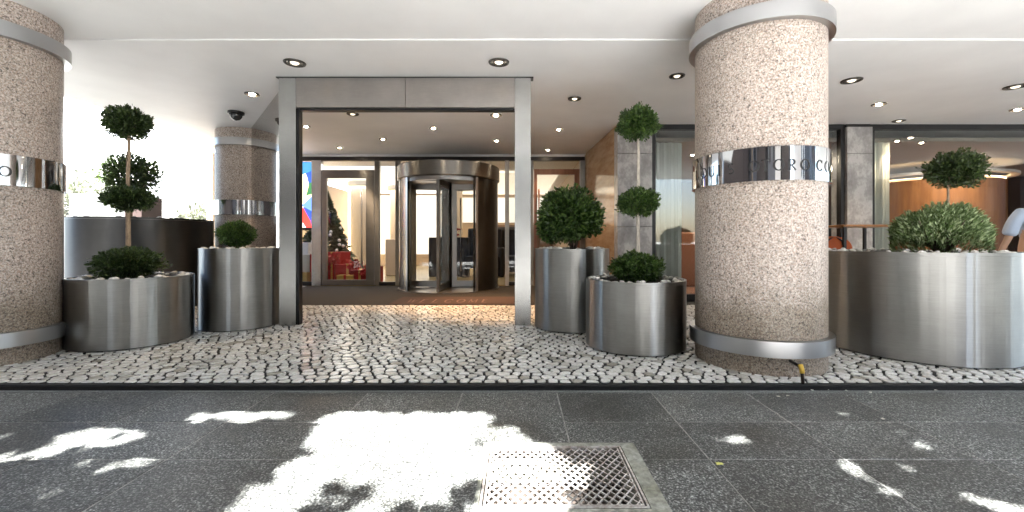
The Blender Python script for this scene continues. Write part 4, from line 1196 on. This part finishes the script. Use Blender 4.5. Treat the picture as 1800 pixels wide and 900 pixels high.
for (x, y, z, r_, lab) in ((-12.6,12.2,2.2,1.0,'shrub tree coloured washed-out pale across the side street, beside the left column'),(-8.9,11.9,1.6,.55,'shrub tree coloured faint and washed out across the side street, right of the rear planter ball')):
    t = thing('garden_tree', lab, 'tree', (x,y,0), 0, 'washed-out shrubs across the side street')
    q = MB(); q.tube([(0,0,-.05),(.05,0,z*.6),(0,.05,z)], [.08,.06,.03], 8); q.build('trunk', M['bark'], t)
    q = MB(); leaf_cloud(q, (0,0,z), (r_*1.1,r_,r_*.9), 2600, .14, shell=.1, seed=int(z*10)); q.build('crown', M['washed_out_leaf'], t)
building('light_block_building', 'unseen dark corner building added to keep light off the left of the porch', -32,-11,-12,2.5,16, mat('light_block_wall',(.07,.055,.048),.9), 1, 8, 4)  # block added out of view to darken the left column and planter
# houses opposite, behind the camera, tones and gaps arranged to band the steel
M['facade_d'] = mat('dark_brick_facade', (0.055,0.045,0.04), 0.9)
M['facade_e'] = mat('slate_facade', (0.10,0.10,0.11), 0.8)
M['facade_f'] = mat('pale_facade', (0.55,0.53,0.49), 0.8)
_x = -46.0
for k_, (wd, gp, hh, mk, lab) in enumerate([
  (9,.0,17,'facade_d','dark brick block far left across the street'),(4.5,1.4,15,'facade_e','slate block left across the street'),(7.5,.0,18,'facade_d','wide dark brick block left across the street'),
  (2.6,.0,15,'facade_f','narrow pale house between dark blocks across the street'),(6.5,.9,16,'facade_d','dark brick block with an alley on its right across the street'),(5.5,.0,15,'facade_e','slate block opposite the left column'),
  (5.0,1.5,17,'facade_d','dark brick block opposite the portal'),(3.2,.0,14,'facade_e','slim slate block opposite the big column'),(2.4,.7,16,'facade_f','narrow pale house opposite the big column'),
  (4.6,7.5,16,'facade_d','dark brick block just left of the wide gap across the street'),(3.5,.0,14,'facade_f','pale house right of the wide gap across the street'),
  (8,.0,17,'facade_d','dark brick block right across the street'),(5,1.0,15,'facade_e','slate block right across the street'),(14,0,17,'facade_d','long dark brick block far right across the street')]):
    building('opposite_building', lab, _x, -24, _x+wd, -13.5, hh, M[mk], 1, max(2,int(wd/1.7)), 4, 'buildings across the street'); _x += wd+gp

# ---------------------------------------------------------------- street tree that dapples the pavement
COT = 1/math.tan(R(SUN_EL))
def g2(u, v): Y_ = 855/(v-423); return ((u-912)/750*Y_, Y_)
big = [g2(*p) for p in ((555,728),(615,719),(925,722),(905,730),(880,738),(940,768),(1000,796),(1040,822),(1040,860),(1020,930),(880,960),(350,960),(390,900),(450,850),(520,795))]
holes = [(g2(612,862),(.09,.05)),(g2(825,868),(.07,.08)),(g2(740,900),(.16,.025)),(g2(560,900),(.1,.05))]
spots = [((420,732),(.28,.06)),((170,768),(.22,.07)),((215,815),(.16,.04)),((55,800),(.16,.06)),((20,770),(.10,.03)),((80,868),(.07,.03)),((125,872),(.05,.025)),
         ((470,727),(.16,.035)),((1283,770),(.07,.045)),((1480,730),(.10,.035)),((1510,756),(.08,.025)),((1632,786),(.10,.045)),((1520,832),(.05,.07)),((1555,857),(.05,.07)),
         ((1640,842),(.06,.08)),((1700,868),(.07,.08)),((1785,895),(.09,.05)),((1570,900),(.06,.03)),((545,720),(.06,.02))]
spots = [(g2(*p), (s_[0]*1.45, s_[1]*1.8)) for p, s_ in spots]
def inpoly(x, y, P):
    c_ = False; n = len(P)
    for i in range(n):
        x1, y1 = P[i]; x2, y2 = P[(i+1) % n]
        if (y1 > y) != (y2 > y) and x < (x2-x1)*(y-y1)/(y2-y1)+x1: c_ = not c_
    return c_
def lit(x, y):
    wx = x + .07*noise.noise(Vector((x*5,y*5,1))); wy = y + .05*noise.noise(Vector((x*5,y*5,9)))
    if inpoly(wx, wy, big):
        for (h, s_) in holes:
            if ((wx-h[0])/s_[0])**2+((wy-h[1])/s_[1])**2 < 1: return False
        return True
    for (h, s_) in spots:
        if ((wx-h[0])/s_[0])**2+((wy-h[1])/s_[1])**2 < 1: return True
    return False
st = thing('street_tree', 'leafy street tree on the pavement behind the photographer, shading the slabs', 'tree', (-2.6,-2.3,SZ))
q = MB(); q.tube([(0,0,0),(.05,.05,1.5),(.1,0,3.0),(.3,-.1,4.6)], [.2,.16,.14,.12], 14); q.build('trunk', M['bark'], st)
q = MB()
for i in range(26):
    a = random.uniform(0,2*pi); e = (2.3+3.6*cos(a)*random.uniform(.4,1), 3*.6*sin(a)*random.uniform(.3,1), random.uniform(5.2,8.0))
    q.tube([(.15,-.05,3.2+random.uniform(0,1.3)), (e[0]*.5,e[1]*.5,4.9), e], [.07,.045,.012], 6, cap=False)
# limbs only where no shaft of sun would be cut
q2 = MB()
def keep_sun(p, m_=0.0):
    gx, gy = p[0]-2.6, p[1]-2.3 + (p[2])*COT
    return lit(gx, gy)
q.build('limbs', M['bark'], st) if False else None
for i in range(60):
    a = random.uniform(0,2*pi); s0 = Vector((.2,-.1,3.4+random.uniform(0,1.3)))
    e = Vector((2.3+4.2*cos(a)*random.uniform(.4,1), 1.9*sin(a)*random.uniform(.3,1), random.uniform(5.4,8.0))); mid = (s0+e)/2+Vector((0,0,-.4))
    ok = True
    for k in range(25):
        t = k/24; p = s0*(1-t)**2+mid*2*t*(1-t)+e*t*t
        if keep_sun(p): ok = False; break
    if ok:
        pts = [s0*(1-t)**2+mid*2*t*(1-t)+e*t*t for t in (0,.2,.4,.6,.8,1)]
        q2.tube(pts, [.06,.05,.04,.03,.02,.008], 6, cap=False)
q2.build('limbs', M['bark'], st)
q = MB(); rnd = random.Random(4); n = 0
while n < 30000:
    gx = rnd.uniform(-5.2,5.2); gy = rnd.uniform(.95,3.4) if n > 12000 else rnd.uniform(1.4,3.1)
    if rnd.random() > .002 and lit(gx+rnd.gauss(0,.03), gy+rnd.gauss(0,.02)): n += 1; continue  # crown gaps carved so sun reaches the outlined patches
    # crown height by position: an ellipsoid round (−.2, −2.4, 6.6)
    z = rnd.uniform(4.6, 8.8)
    y_ = gy - (z-SZ)*COT
    if (gx/5.6)**2 + ((z-6.6)/2.4)**2 > 1: n += 1; continue
    p = Vector((gx+2.6, y_+2.3, z-SZ)); n += 1
    ax = Vector((rnd.uniform(-1,1),rnd.uniform(-1,1),rnd.uniform(-.5,.3))).normalized(); s_ = rnd.uniform(.10,.17)
    sd = ax.cross(Vector((rnd.uniform(-.4,.4),rnd.uniform(-.8,.2),1))).normalized()*s_*.38
    q.add([p-ax*s_*.5, p+sd, p+ax*s_*.5, p-sd], [(0,1,2,3)])
q.build('crown', M['tree_leaf'], st)
